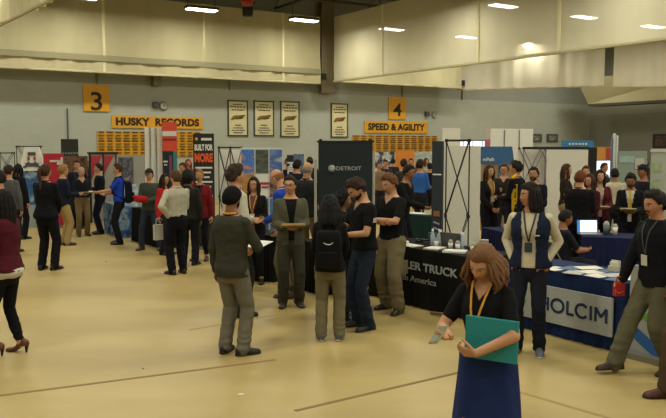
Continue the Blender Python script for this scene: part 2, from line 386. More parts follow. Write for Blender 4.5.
record_board(352, 437, 135.5, 152, 'yellow record board with a grid of dark plates under the SPEED & AGILITY banner', 8, 12, '#b07d1a')
for i, (x0, x1, y0, y1, w_) in enumerate(((228, 247, 101, 135.5, 'leftmost'), (254, 273, 101.5, 135.5, 'second from the left'), (280.5, 298.5, 102, 136.5, 'third from the left'), (331, 347, 104, 137, 'alone above the slate backdrop'))):
    r, w, h = on_wall(x0, y0, x1, y1, 'championship_banner', 'framed cream wall banner with gold dog emblem, ' + w_, 'banner', mat('#c4bc94', .8), .03, mat('#3a3a2c', .6), 'framed banners on the back wall')
    rg = random.Random(i); bs = []
    for k, (zz, f) in enumerate(((.40, .5), (.33, .8), (.24, .65), (-.2, .35), (-.28, .55), (-.35, .7), (-.42, .5))):
        n = 5
        for j in range(n): bs.append(((-w*f/2 + (j+.5)*w*f/n, -.02, h*zz), (w*f/n*rg.uniform(.6, .85), .012, h*.03)))
    bmix('printed_lines', bs, mat('#3a3324', .8), r)
    g = MB(); g.ell((0, 0, 0), (w*.3, .015, h*.06)); g.cone((w*.15, 0, h*.02), .07, (w*.34, 0, h*.06), .03, 8); g.cone((-w*.2, 0, -h*.02), .06, (-w*.33, 0, -h*.06), .03, 8)
    o = g.build('dog_emblem', mat('#6e5220', .7), r, True); o.location = (0, -.02, h*.03)
def clock(px, py, label):
    a, z = wallpt(px, py); r = thing('wall_clock', label, 'clock', R(a, .03, z), ROT)
    b = MB(); b.cone((0, .02, 0), .17, (0, -.03, 0), .17, 24, flat=((0,1,0), .99), caps=1); b.v = [(x_, y_*.25, z_) for x_, y_, z_ in b.v]; b.build('case', mat('#6b6b60', .5), r)
    b = MB(); b.rings([[V((.135*cos(2*pi*q/24), y_, .135*sin(2*pi*q/24))) for q in range(24)] for y_ in (-.04, -.062)]); b.build('dial', mat('#8f9084', .5), r)
    bmix('hands', [((.0, -.066, .05), (.016, .008, .1)), ((.035, -.066, 0), (.07, .008, .016))], DK, r)
    a2, z2 = wallpt(px-8, py-1); tag(box('wall_speaker', (0, 0, 0), (.22, .14, .22), mat('#3f403a', .7), None, .02), 'small dark square speaker beside the %s wall clock' % ('left' if px < 300 else 'right'), 'speaker')
    o = [q for q in COL.objects if q.name.startswith('wall_speaker')][-1]
    o.location = R(a2, .075, z2); o.rotation_euler = (0, 0, ROT)
clock(163, 106, 'round grey wall clock between the number 3 sign and the curtain column')
clock(434, 115, 'round grey wall clock right of the number 4 sign')
for px, lb in ((155.5, 'left'), (326, 'middle'), (461.5, 'right')):
    a, z = wallpt(px, 65 if px < 200 else (76 if px < 400 else 83), .9); o = box('control_box', (0, 0, 0), (.3 if px < 400 else .25, .2, .25), mat('#1b1a15', .6), None, .01)
    o.location = R(a, .62 if px < 400 else .9, z); o.rotation_euler = (0, 0, ROT); tag(o, 'small black box at the curtain hem, %s one of three' % lb, 'box')

# windows of light far right of centre
a0, z1 = wallpt(452, 141); a1, z0 = wallpt(490, 148)
fr = struct(box('window_1', (0, 0, 0), (a1-a0+.2, .1, z1-z0+.12), mat('#55564e', .6))); fr.location = R((a0+a1)/2, .05, (z0+z1)/2); fr.rotation_euler = (0, 0, ROT)
n_ = 4
for i in range(n_):
    w = (a1-a0)/n_; box('window_pane', (-(a1-a0)/2+w*(i+.5), -.055, 0), (w-.07, .02, z1-z0), emis('#e8f0ff', .9, 'daylight_glass'), fr)

# ================================================================ DISPLAYS
def span(px0, px1, Y0, r):
    k0, k1 = (px0-333)/FPX, (px1-333)/FPX
    w = (k1*Y0 - k0*Y0)/(cos(r) - k1*sin(r)); a = V((k0*Y0, Y0, 0)); e = V((cos(r), sin(r), 0))
    return a + e*w/2, w, e
def ztop(c, py): return D(333, py, c.y).z
WHITE, GREYM, BLK, NAVY = mat('#d2d2c6', .7), mat('#8b8b80', .4, metal=.6), mat('#171613', .6), mat('#1a2748', .8)
def stand(name, label, px0, px1, py, Y, r, m, cat='banner', th=.04, z0=.05, group=None, feet=True, rim=None):
    c, w, e = span(px0, px1, Y, r); h = ztop(c, py)
    t = thing(name, label, cat, c, r, group)
    box('panel', (0, 0, (h+z0)/2), (w, th, h-z0), m, t)
    if feet: bmix('base', [((0, 0, .03), (w*.96, .3, .06))], GREYM, t)
    if rim: bmix('rim', [((s*w/2, 0, (h+z0)/2), (.03, th+.02, h-z0+.03)) for s in (-1, 1)] + [((0, 0, h), (w+.03, th+.02, .03))], rim, t)
    return t, w, h
def inset(t, x, z, w, h, m, name='print', y=-.03, th=.012): return box(name, (x, y, z), (w, th, h), m, t)
def px_in(w, px0, px1, px): return -w/2 + w*(px-px0)/(px1-px0)
def truss(name, label, px0, px1, py, Y, r, nx, nz, depth=.3, cat='display stand', col='#2c2b26', z0=.03, pan=None):
    c, w, e = span(px0, px1, Y, r); h = ztop(c, py); t = thing(name, label, cat, c, r)
    b = MB(); k = MB(); mm = MB()
    X = [-w/2 + w*i/nx for i in range(nx+1)]; Z = [z0 + (h-z0)*i/nz for i in range(nz+1)]
    for i in range(nx):
        for j in range(nz):
            for y in (0, depth):
                b.cone((X[i], y, Z[j]), (.008), (X[i+1], y, Z[j+1]), .008, 5, caps=1); b.cone((X[i+1], y, Z[j]), (.008), (X[i], y, Z[j+1]), .008, 5, caps=1)
    for i in range(nx+1):
        for j in range(nz+1):
            b.cone((X[i], 0, Z[j]), (.008), (X[i], depth, Z[j]), .008, 5, caps=1)
            for y in (0, depth): k.box((X[i], y, Z[j]), (.045, .045, .045))
        mm.box((X[i], -.02, (z0+h)/2), (.02, .012, h-z0))
    mm.box((0, -.02, h), (w, .02, .03))
    b.build('crossed_tubes', mat(col, .5), t); k.build('joints', mat('#1d1c19', .5), t); mm.build('rails', mat(col, .5), t)
    return t, w, h

# --- left side, along the back wall
t, w, h = truss('popup_stand', 'thin dark pop-up frame with a bare grey backing at the left edge', -14, 15, 153, 21.5, ROT, 2, 3)
t, w, h = truss('popup_stand', 'thin dark square frame around the white tapered tower', 17.5, 41, 146.5, 21.3, ROT*.5, 1, 2, depth=.5)
c, w, e = span(20, 46, 20.4, ROT*.5); t = thing('display_tower', 'white tapered display tower with dark print above a blue picture base', 'display', c, ROT*.5)
z1, z2 = D(30, 147, c.y).z, D(30, 170.5, c.y).z
b = MB(); b.rings([[V((x*w/2, y*.22, z2)) for x, y in ((-1,-1),(1,-1),(1,1),(-1,1))], [V((x*w*.27, y*.13, z1)) for x, y in ((-1,-1),(1,-1),(1,1),(-1,1))]]); b.build('tapered_top', WHITE, t)
g = MB()
for s in (-1, 1): g.tube([(s*w*.12, -.2, z2+.22), (s*w*.2, -.21, z2+.12), (s*w*.3, -.22, z2+.1)], .03)
g.box((0, -.2, z2+.16), (w*.5, .05, .1)); g.box((0, -.17, z2+.45), (w*.3, .03, .09)); g.build('dark_print', mat('#4a4a48', .7), t)
g = MB(); g.box((-.08, -.19, z2+.33), (.05, .03, .1)); g.box((.07, -.19, z2+.33), (.05, .03, .1)); g.build('red_print', mat('#8d3a3a', .7), t)
box('picture_base', (0, .02, z2/2+.02), (w*.86, .4, z2-.04), picture(['#9fb0bb', '#2d5f93', '#1d4a7d', '#8aa9c0'], 3.5), t)
box('light_foot', (0, -.0, .3), (w*.9, .46, .6), mat('#8d9792', .6), t)

t, w, h = stand('pull_up_banner', 'red banner with a small white bird-like mark behind the ponytail woman', 44, 64, 153.5, 20.2, ROT*.3, mat('#b02434', .7))
bmix('white_mark', [((w*.3, -.03, h-.24), (.12, .012, .12)), ((w*.42, -.03, h-.2), (.05, .012, .2)), ((w*.12, -.03, h-.2), (.3, .012, .05))], WHITE, t)
t, w, h = stand('pull_up_banner', 'tall dark charcoal banner with faint lettering standing against the left wall', 62, 79, 139, 22.6, ROT, mat('#25261f', .7))
bmix('faint_letters', [((-.2+i*.08, -.03, h-.42), (.055, .012, .06)) for i in range(6)], mat('#6e6f66'), t)
t, w, h = stand('picture_board', 'brown patterned board low beside the charcoal banner', 64, 88, 156, 21.6, ROT, picture(['#3a2c1c', '#6f4f2c', '#2a2216'], 7))
c, w, e = span(90, 116, 21.5, ROT); h = ztop(c, 153)
t = thing('popup_backdrop', 'pop-up backdrop with red triangles on white, left of the man in the blue polo', 'backdrop', c, ROT)
b = MB(); b.box((0, 0, h/2), (w, .08, h-.06)); b.build('white_fabric', mat('#98968a', .7), t)
b = MB(); b.add([(-w/2+.03, -.045, h-.08), (-w*.05, -.045, h-.08), (-w/2+.03, -.045, h-.75), (-w/2+.03, -.06, h-.08), (-w*.05, -.06, h-.08), (-w/2+.03, -.06, h-.75)], [(0,1,2), (3,4,5), (0,1,4,3), (1,2,5,4), (2,0,3,5)])
b.add([(w*.0, -.045, h-.08), (w*.42, -.045, h-.08), (w*.02, -.045, h-.6), (w*.0, -.06, h-.08), (w*.42, -.06, h-.08), (w*.02, -.06, h-.6)], [(0,1,2), (3,4,5), (0,1,4,3), (1,2,5,4), (2,0,3,5)])
b.build('red_triangles', mat('#9b2c33', .7), t)
bmix('frame_rail', [((0, -.02, h), (w+.1, .12, .06)), ((0, -.06, h/2), (.04, .02, h)), ((w/2, -.02, h/2), (.04, .1, h)), ((-w/2, -.02, h/2), (.04, .1, h))], BLK, t)
c, w, e = span(117, 146, 21, ROT); h = ztop(c, 154.5)
t = thing('picture_board', 'display board with a dark photo of machinery and smaller white print cards', 'display board', c, ROT)
box('board', (0, 0, h/2), (w, .06, h-.04), mat('#8a8a80'), t); box('dark_photo', (-w*.2, -.035, h-.45), (w*.5, .015, .75), picture(['#16151a', '#5d5b68', '#23202a', '#7d7a80'], 6), t)
for i in range(3):
    for j in range(2): box('print_card', (-w*.33+i*.3, -.036, h-1.0-j*.42), (.26, .012, .36), picture(['#b8bcc0', '#6d86a4', '#c3c1b4'], 8), t)

c, w, e = span(145, 163.5, 18.5, ROT*.3); h = ztop(c, 127)
t = thing('panel_column', 'tall column of three white folded panels in front of the record board', 'display panel', c, ROT*.3)
for i in range(3):
    o = box('folded_panel', (-w/2+w*(i+.5)/3, .02*(i % 2), h/2), (w/3-.025, .05, h-.02), mat('#e4e4da', .6), t); o.rotation_euler = (0, 0, rad(6 if i % 2 else -6))
    box('edge_strip', (-w/2+w*(i+1)/3-.01, -.05, h/2), (.014, .04, h-.03), mat('#6c827c', .6), t)
t, w, h = stand('pull_up_banner', 'banner with orange-red top and dark teal lower half, right of the white panels', 163, 177.5, 122, 18.4, ROT*.3, mat('#d24a30', .6))
inset(t, 0, h-.28, w*.98, .12, WHITE, 'white_stripe'); inset(t, 0, h-.42, w*.9, .04, mat('#7c2c22'), 'dark_line'); inset(t, 0, (h-.72)/2+.05, w*.99, h-.78, mat('#152530', .7), 'dark_lower_print', y=-.024)
inset(t, w*.36, h-1.05, w*.25, .7, mat('#2f7d73', .6), 'teal_figure', y=-.034); inset(t, w*.05, h-1.1, w*.2, .6, mat('#7a3a56', .6), 'plum_figure', y=-.034)
inset(t, -w*.3, h-.95, w*.3, .04, WHITE, 'small_line', y=-.034); inset(t, -w*.3, h-1.03, w*.2, .03, WHITE, 'small_line', y=-.034)
c, w, e = span(180, 186, 18, ROT*.3)
# black BUILT FOR MORE banner
t, w, h = stand('pull_up_banner', 'black banner reading BUILT FOR MORE in white and orange', 193.5, 214.5, 133.5, 16.0, ROT*.3, mat('#1a1a18', .6))
s_ = h/2.45
text('BUILT FOR', .17*s_, (0, -.024, h-.30*s_), WHITE, t, fit=w*.86, bold=.008); text('MORE', .24*s_, (0, -.024, h-.52*s_), mat('#d8541c', .6), t, fit=w*.86, bold=.012)
g = MB(); g.cone((-w*.34, -.025, h-.12*s_), .035, (-w*.34, -.035, h-.12*s_), .035, 8, caps=1); g.build('gear_mark', mat('#c79a2a'), t)
bmix('white_maker_line', [((.06, -.025, h-.12*s_), (w*.5, .012, .05))], WHITE, t)
bmix('small_print', [((-.0, -.025, h-(.72+.1*i)*s_), (w*(.8-.13*(i % 3)), .012, .035)) for i in range(12)], WHITE, t)
# truss + photo grid
t, w, h = truss('popup_stand', 'white-backed pop-up frame with crossed dark bars left of the photo grid', 219, 242, 147.5, 16.4, ROT*.2, 2, 2)
box('white_backing', (0, .34, h/2), (w, .03, h-.1), mat('#e6e4d8', .7), t)
c, w, e = span(241, 283, 16.3, ROT*.2); h = ztop(c, 147.5)
t = thing('photo_backdrop', 'pop-up backdrop with a grid of blue and red landscape photos and a white logo panel', 'backdrop', c, ROT*.2)
box('frame_panel', (0, .03, h/2), (w, .05, h), mat('#c4c6bc', .7), t)
P = [['#3f7cc4', '#2d66b4', '#c0854a'], ['#262720', '#51584a', '#1c1d1a'], ['#5f7fb4', '#3a5490', '#9aa4b2']], [['#9c6a3a', '#b07a40', '#6a5a40'], ['#d0d2cc', '#cfd1ca'], ['#5c2c30', '#8c6a5a', '#2d2c40']], [['#38658a', '#4a7ba2', '#27527d'], ['#2a5a8a', '#336a9c', '#27527d'], ['#2a4a72', '#476e94', '#203d5c']], [['#335d86', '#24456a'], ['#2d5f8c', '#1f4468'], ['#27476b', '#3d5d7c']]
for i, rw in enumerate(P):
    for j, cs in enumerate(rw):
        hh = .53
        box('photo_panel', (-w/2+w*(j+.5)/3, -.006, h-.03-hh*(i+.5)), (w/3-.03, .02, hh-.03), picture(cs, 3, (1, 1, 2.2)), t)
g = MB(); g.tube([(-.17+.055*cos(a*.8), -.024, h-.8+.07*sin(a*.8)) for a in range(8)], .014); g.build('round_mark', mat('#2a5a8a'), t)
bmix('logo_lines', [((.06, -.022, h-.77), (.2, .012, .05)), ((.06, -.022, h-.85), (.15, .012, .04))], mat('#a03040'), t)
# little navy banner and picture
t, w, h = stand('pull_up_banner', 'small navy banner with white sideways lettering behind the bald man', 287, 293.5, 155, 19, 0, mat('#1a2233'))
text('MILO', .2, (0, -.03, h-.4), WHITE, t, rot=(pi/2, pi/2, 0), bold=.006)
t, w, h = stand('picture_board', 'small blue-grey picture board beside the navy banner', 293.5, 304, 154, 19.3, 0, picture(['#1e2a3c', '#5d7188', '#2d3444'], 6), 'display board')
# DETROIT backdrop
YD = 12.6; c, w, e = span(318.5, 372, YD, rad(6)); h = ztop(c, 141.5)
t = thing('tension_backdrop', 'dark slate backdrop with white round logo and the word DETROIT', 'backdrop', c, rad(6))
b = MB(); b.box((0, 0, h/2), (w, .06, h-.02)); b.build('slate_fabric', mat('#262d2e', .85, 'cloth'), t)
bmix('top_rail', [((0, 0, h), (w+.05, .08, .03))] + [((s*w*.46, 0, h+.02), (.05, .08, .04)) for s in (-1, 1)], BLK, t)
bmix('white_end', [((-w/2-.04, .12, h/2-.12), (.03, .2, h-.35)), ((w/2+.04, .12, h/2-.06), (.03, .2, h-.2))], mat('#a9a79a', .6), t)
bmix('feet', [((s*w*.42, 0, .02), (.06, .5, .04)) for s in (-1, 1)], GREYM, t)
zl = ztop(c, 168.5); xl = px_in(w, 318.5, 372, 331.5); LG = mat('#9a9f9c', .6)
g = MB(); g.cone((0, -.03, 0), .062, (0, -.038, 0), .062, 20, caps=1); o = g.build('round_logo', LG, t); o.location = (xl, -.002, zl)
bmix('logo_bar', [((xl+.02, -.047, zl+.012), (.075, .01, .014)), ((xl+.03, -.047, zl-.016), (.06, .01, .014))], mat('#262d2e'), t)
text('DETROIT', .09, (px_in(w, 318.5, 372, 348.5), -.035, zl), LG, t, bold=.001, fit=.42)

# DAIMLER row ---------------------------------------------------
def table(label, a, b_, depth, h, cloth_m, rz=None, name='draped_table', top_m=None, over=.02):
    """a and b_ are the two front floor corners, left then right as seen"""
    a = V(a); b_ = V(b_); e = (b_-a); L = e.length; r = atan2(e.y, e.x); c = (a+b_)/2
    t = thing(name, label, 'table', (c.x, c.y, 0), r)
    b = MB(); N = 60; vs = []; fs = []                     # draped cloth: top plus pleated skirt
    per = 2*(L+depth); ring = []
    for i in range(N*2):
        s = per*i/(N*2)
        if s < L: p = (-L/2+s, 0)
        elif s < L+depth: p = (L/2, s-L)
        elif s < 2*L+depth: p = (L/2-(s-L-depth), depth)
        else: p = (-L/2, depth-(s-2*L-depth))
        ring.append(p)
    rr = []
    for z, k in ((.012, 1), (h*.5, .55), (h-.03, .1), (h, 0)):
        o = []
        for i, (x, y) in enumerate(ring):
            w = .014*k*sin(i*1.9) + .01*k*sin(i*.77+L)
            cx, cy = x, y-depth/2; n = V((cx/(L/2), cy/(depth/2))); n = V((n.x if abs(n.x) > .999 else 0, n.y if abs(n.y) > .999 else 0))
            o.append(V((x+n.x*(over*k+w), y+n.y*(over*k+w), z)))
        rr.append(o)
    b.rings(rr); b.build('tablecloth', cloth_m, t, False)
    return t, L, c, r
def on_table(t, x, y): return t.matrix_basis @ V((x, y, 0))
BC = mat('#141310', .9, 'cloth')
pA = G(386, 299.5); pB = G(429, 310.3); e = (pB-pA).normalized()
T1a, T1b = pA - e*.35, pA + e*1.75
tD, LD, cD, rD = table('long black-draped table reading DAIMLER TRUCK North America', T1a, T1b, .75, .8, BC)
def px_front(a, b_, px): # local x on the front edge under image column px
    e = (b_-a); L = e.length; e = e/L; k = (px-333)/FPX; cp_, tp_ = cos(PITCH), (CAMH-.5)*sin(PITCH); s = (k*(a.y*cp_+tp_) - a.x)/(e.x - k*e.y*cp_); return s - L/2
x0 = px_front(T1a, T1b, 385); x1 = px_front(T1a, T1b, 458.5)
text('DAIMLER TRUCK', .15, ((x0+x1)/2, -.02, .56), LG, tD, bold=.003, fit=x1-x0)
x0 = px_front(T1a, T1b, 392); x1 = px_front(T1a, T1b, 438)
text('North America', .115, ((x0+x1)/2, -.03, .385), mat('#84857c', .6), tD, bold=.001, fit=x1-x0)
pl_, pr_ = G(300, 290), G(322, 291)
t2, L2, c2, r2 = table('black-draped table under the DETROIT backdrop, mostly behind the backpack wearer', pl_ + V((-.05,.1,0)), pl_ + V((-.05,.1,0)) + e*.7, .55, .76, BC)
t3, L3, c3, r3 = table('black-draped table behind the smiling woman with glasses', G(238, 281), G(238, 281)+V((.62, -.12, 0)), .7, .76, mat('#10150f', .9, 'cloth'))
# things on the DAIMLER table
def cup(label, p, z, h=.12, r=.035, m=None, group=None, lid=None):
    b = MB(); rs = [[V((q*cos(2*pi*j/12), q*sin(2*pi*j/12), zz)) for j in range(12)] for q, zz in ((r*.75, 0), (r, h), (r*.92, h), (r*.7, .01))]
    b.rings(rs); t = thing('paper_cup', label, 'cup', (p.x, p.y, z), 0, group); b.build('cup_body', m or WHITE, t, True)
    g = MB(); g.cone((0, 0, h+.003), r*1.02, (0, 0, h+.012), r*.95, 12, caps=1); g.build('lid', lid or mat('#8d8a7e'), t, True); return t
def bottle(label, p, z, m=None, group=None):
    t = thing('bottle', label, 'bottle', (p.x, p.y, z), 0, group)
    b = MB(); b.rings([[V((q*cos(2*pi*j/12), q*sin(2*pi*j/12), zz)) for j in range(12)] for q, zz in ((.03, 0), (.033, .01), (.033, .14), (.014, .185), (.014, .2))]); b.build('bottle_body', m or mat('#9fb0b4', .2), t, True)
    g = MB(); g.cone((0, 0, .205), .016, (0, 0, .218), .016, 10, caps=1); g.build('cap', mat('#d7d7d0', .5), t, True); return t
def paper(name, label, p, z, w, d, th, m, rz, group=None, cat='paper'):
    o = box(name, (0, 0, th/2), (w, d, th), m); o.location = (p.x, p.y, z+.002); o.rotation_euler = (0, 0, rz); return tag(o, label, cat, group)
zt = .803
PAP = mat('#cfcdc0', .6)
for i, (px, y, w, d) in enumerate(((404, .12, .3, .21), (425, .15, .21, .28), (446, .1, .3, .21), (392, .08, .21, .2))):
    p = on_table(tD, px_front(T1a, T1b, px), y+.03*i); paper('brochure_stack', ['white brochure stack near the arm of the cargo-trouser man', 'white sheets in the middle of the DAIMLER table', 'white sheets beside the dark tower on the DAIMLER table', 'leaflets at the left end of the DAIMLER table'][i], p, zt, w, d, .012+.006*i, PAP, rD+.3*i, cat='brochures')
for i, px in enumerate((410, 414, 418, 436, 440)):
    p = on_table(tD, px_front(T1a, T1b, px), .42+.05*(i % 2)); bottle('water bottle on the black DAIMLER table', p, zt, group='bottles on the DAIMLER table')
for i, px in enumerate((419, 433, 440, 455)):
    p = on_table(tD, px_front(T1a, T1b, px), .32); cup('small pale cup on the black DAIMLER table', p, zt, .09, group='cups on the DAIMLER table')
def model_truck(px, y, label, col):
    p = on_table(tD, px_front(T1a, T1b, px), y); t = thing('model_truck', label, 'model truck', (p.x, p.y, zt+.045), rD+.3)
    b = MB(); b.box((0, 0, .0), (.34, .06, .02)); b.build('chassis', BLK, t); box('cab', (.11, 0, .06), (.1, .09, .11), mat(col, .4), t, .01); box('bonnet', (.18, 0, .035), (.06, .08, .06), mat(col, .4), t, .01)
    for x in (-.13, -.08, .16):
        for s in (-1, 1): g = MB(); g.cone((x, s*.035, -.02), .022, (x, s*.045, -.02), .022, 12, caps=1); g.build('wheel', BLK, t)
model_truck(399, .5, 'small dark model truck at the left of the DAIMLER table', '#3a3d40'); model_truck(450, .48, 'small silver model truck near the tower on the DAIMLER table', '#8f8f88')
p = on_table(tD, px_front(T1a, T1b, 427), .55); lt = thing('laptop', 'dark open laptop showing its lid on the DAIMLER table', 'laptop', (p.x, p.y, zt), rD+.2)
box('keyboard_base', (0, 0, .01), (.32, .22, .018), mat('#3b3b3a', .4), lt); o = box('lid', (0, 0, .105), (.32, .012, .21), mat('#4a4a48', .4), lt); o.location = (0, -.12, .005); o.rotation_euler = (rad(12), 0, 0)

# dark tower and open truss -------------------------------------
YT = 11.3; c, w, e = span(432.5, 443, YT, rad(-20)); h = ztop(c, 140.5); z0 = .8
t = thing('display_tower', 'tall dark slate end panel with white slanted lines and a small orange picture', 'display', c, rad(-20))
t.location = (c.x, c.y, 0)
b = MB(); b.box((0, 0, h/2), (w, .1, h-.02)); b.build('slate_panel', mat('#232b30', .7), t)
bmix('white_line', [((0, -.055, h-.5), (w*.8, .012, .02))], WHITE, t); box('orange_picture', (0, -.055, h-1.08), (w*.6, .012, .08), mat('#8a5a2a'), t)
g = MB()
for i in range(7): g.box((0, 0, 0), (w*.62, .012, .022), M.Translation((0, -.055, h-1.22-.085*i)) @ M.Rotation(rad(18), 4, 'Y'))
g.build('slanted_lines', mat('#8f9490'), t)
t, w, h = truss('popup_stand', 'open black truss of crossed tubes right of the dark slate tower', 446, 469, 140.5, 11.2, rad(-8), 1, 2, .32, col='#1b1a17')
c, w, e = span(441, 480, 12.9, 0); h = ztop(c, 146)
t = thing('white_partition', 'tall plain off-white partition panel behind the black truss', 'partition', c, 0)
box('sheet', (0, 0, h/2), (w, .05, h), mat('#c6c4b4', .75), t); bmix('foot', [((s*w*.4, 0, .02), (.06, .4, .04)) for s in (-1, 1)], GREYM, t)
# floor things near (440,310)
p = G(449, 311); o = box('cardboard_box', (0, 0, .04), (.16, .12, .08), mat('#b3a88a', .7), None, .005); o.location = (p.x+.1, p.y-.2, .001); tag(o, 'small pale carton on the floor at the foot of the DAIMLER table', 'carton')
pa, pb = G(431, 315), G(452, 319); b = MB(); b.cone((pa.x, pa.y, .03), .02, (pb.x, pb.y, .05), .02, 8); tag(b.build('wooden_pole', mat('#6b5635', .6), None, True), 'thin brown pole lying on the floor before the DAIMLER table', 'pole')

stand('picture_board', 'dark blue display board far behind the cargo-trouser man', 373, 394, 152, 29, ROT*.6, picture(['#1c2436', '#c2c2b8', '#20304e', '#15171c'], 3), 'display board')
stand('picture_board', 'orange display board below the record plates', 395.5, 414, 150.5, 30, ROT*.6, mat('#c77a2a', .7), 'display board')
stand('picture_board', 'pale grey display board left of the dark slate tower', 415, 432, 151.5, 29, ROT*.6, picture(['#c2c4bc', '#8d948c', '#b8bab0'], 3), 'display board')
tG, LG_, cG, rG = table('dark teal draped table left of the dark slate tower', G(401, 251), G(437, 256), .7, .78, mat('#16302e', .85, 'cloth'))
p = on_table(tG, LG_*.12, .35); paper('paper_stack', 'tall stack of white paper on the dark teal table', p, .785, .34, .25, .1, mat('#c9c6a4', .6), rG, cat='paper stack')
p = on_table(tG, -LG_*.18, .25); paper('paper_sheets', 'flat white sheets on the dark teal table', p, .785, .5, .28, .01, PAP, rG+.2, cat='papers')
stand('white_partition', 'low pale partition behind the curly-haired woman in the black suit', 470, 486, 158, 25, 0, mat('#a9a694'), 'partition')
# --- right background
t, w, h = stand('white_partition', 'small white panel high behind the dark tower, left of the bright windows', 442, 459.5, 128, 31, ROT, mat('#cfcec2'), 'partition')
t, w, h = stand('pull_up_banner', 'pale pink banner end beside the bright windows', 484, 491, 128, 27, 0, mat('#a79a90')); inset(t, 0, h-.55, w*.9, .3, mat('#9c5560'), 'pink_print')
c, w, e = span(490, 532, 23, ROT*.4); h = ztop(c, 128.5); t = thing('white_partition', 'wide white partition of three sheets behind the blue banner', 'partition', c, ROT*.4)
for i in range(3): box('sheet', (-w/2+w*(i+.5)/3, .02*(i % 2), h/2), (w/3-.01, .05, h-.01), mat('#cfcec2', .75), t)
bmix('divider', [((-w*.19, -.035, h-.6), (.03, .02, 1.1)), ((w*.17, -.035, h-.6), (.015, .02, 1.1))], mat('#6c6f6c'), t)
c, w, e = span(481, 513.5, 19.5, ROT*.3); h = ztop(c, 146.5)
t = thing('popup_backdrop', 'backdrop with a blue header band above brown lower print', 'backdrop', c, ROT*.3)
box('brown_print', (0, 0, (h-.4)/2), (w*.98, .06, h-.4), mat('#8a7350', .8), t)
b = MB(); rs = []; b.rings([[V((x, y, h-.45)) for x, y in ((-w/2,-.05),(w/2,-.05),(w/2,.05),(-w/2,.05))], [V((x, y, h)) for x, y in ((-w/2,-.05),(w*.42,-.05),(w*.42,.05),(-w/2,.05))]]); b.build('blue_header', mat('#2d567f', .7), t)
text('mPath', .12, (-w*.3, -.06, h-.33), WHITE, t, bold=.002); box('light_strip', (w*.08, -.05, h-.8), (.12, .03, .7), mat('#3d6c9a'), t)
for px0, px1, lb in ((532, 541, 'left'), (546.5, 557, 'right')):
    a0, z1 = wallpt(px0, 134); a1, z0 = wallpt(px1, 142); r = thing('wall_picture', 'small dark-framed picture on the far wall, %s of the pair' % lb, 'picture', R((a0+a1)/2, .03, (z0+z1)/2), ROT)
    box('frame', (0, 0, 0), (a1-a0, .04, z1-z0), mat('#3b3f37', .6), r); box('print', (0, -.022, 0), ((a1-a0)*.68, .01, (z1-z0)*.6), picture(['#8b9488', '#5d5f55', '#a79c8c'], 3), r)
c, w, e = span(561, 592, 27, ROT*.2); h = ztop(c, 140.5); t = thing('blue_canopy', 'bright blue banner strip held on poles above the right-hand booths', 'banner', c, ROT*.2)
box('strip', (0, 0, h-.12), (w, .08, .24), mat('#2f74a5', .7), t); bmix('pole', [((s*w*.46, 0, (h-.24)/2), (.05, .05, h-.24)) for s in (-1, 1)], GREYM, t); bmix('white_lettering', [((-.3+i*.12, -.045, h-.12), (.07, .01, .06)) for i in range(6)], WHITE, t)
t, w, h = truss('popup_stand', 'wide dark-topped pop-up frame with white panels in the right background', 523, 587, 148.5, 17.6, ROT*.15, 3, 2, col='#6b6268')
box('white_backing', (0, .33, h/2), (w, .03, h-.06), mat('#c9c6ba', .75), t); box('white_sheet', (w*.17, -.05, h/2), (w*.64, .02, h-.06), mat('#cfccc0', .75), t); bmix('top_bar', [((0, -.02, h+.01), (w+.05, .06, .06))], mat('#231c1e'), t)
t, w, h = stand('pull_up_banner', 'narrow black banner at the right end of the white pop-up frame', 588, 596, 147.5, 17.9, ROT*.15, mat('#17161a'))
t, w, h = stand('screen_stand', 'bright white projected screen on a stand in the right background', 595, 609.5, 160, 21, 0, BLK, 'screen'); box('lit_screen', (0, -.026, h-.25), (w*.96, .015, .46), emis('#dfe9f2', .75, 'lit_screen'), t)
t, w, h = stand('pull_up_banner', 'banner with an orange and yellow top beside the white roll', 596, 610, 147, 23, ROT*.2, mat('#b07a34')); inset(t, w*.3, h-.2, w*.35, .36, mat('#8f3a22'), 'red_corner')
c, w, e = span(611.5, 617.5, 19.2, 0); h = ztop(c, 134.5); t = thing('rolled_banner', 'tall narrow white rolled banner standing above the crowd at right', 'banner', c, 0)
b = MB(); b.cone((-w*.22, 0, .05), w*.24, (-w*.22, 0, h), w*.24, 12, caps=1); b.cone((w*.25, 0, .05), w*.2, (w*.25, 0, h-.05), w*.2, 12, caps=1); b.build('roll', mat('#b2b3ab', .6), t, True); box('blue_edge', (-w*.55, 0, h/2), (.04, .05, h-.2), mat('#536a86'), t)
t, w, h = stand('picture_board', 'grey-green board with pale printed cards behind the right-hand crowd', 617, 646, 151, 18.5, ROT*.1, mat('#7c8b80'), 'display board')
inset(t, -w*.2, h-.2, w*.5, .16, picture(['#7b9a9a', '#9ab0a8'], 5), 'pale_print'); inset(t, w*.24, h-.33, w*.32, .32, mat('#a9a8a0'), 'white_card'); inset(t, w*.24, h-.36, w*.2, .05, mat('#a06058'), 'pink_line', y=-.042)
t, w, h = stand('pull_up_banner', 'large white banner with pale green lettering at the right edge of the photo', 650.5, 684, 150.5, 12.4, rad(-12), mat('#9b9f92', .7)); 
text('U', .2, (-w*.33, -.026, ztop(V((0, 12.4, 0)), 168)), mat('#86a06c'), t, bold=.01); text('C', .2, (-w*.36, -.026, ztop(V((0, 12.4, 0)), 184)), mat('#86a06c'), t, bold=.008)
box('header_rail', (0, 0, h), (w+.03, .07, .05), mat('#b2b5aa'), t)
pp = D(664, 141, 30); r = thing('wall_picture', 'dark framed portrait high on the right wall', 'picture')
pr = ray(663, 141); q0 = R(CORNER, 0); t_ = (q0 - V((0, 0, CAMH))).dot(U1)/pr.dot(U1); pw = V((0, 0, CAMH)) + pr*t_; r.location = pw - U1*.03; r.rotation_euler = (0, 0, ROT-pi/2)
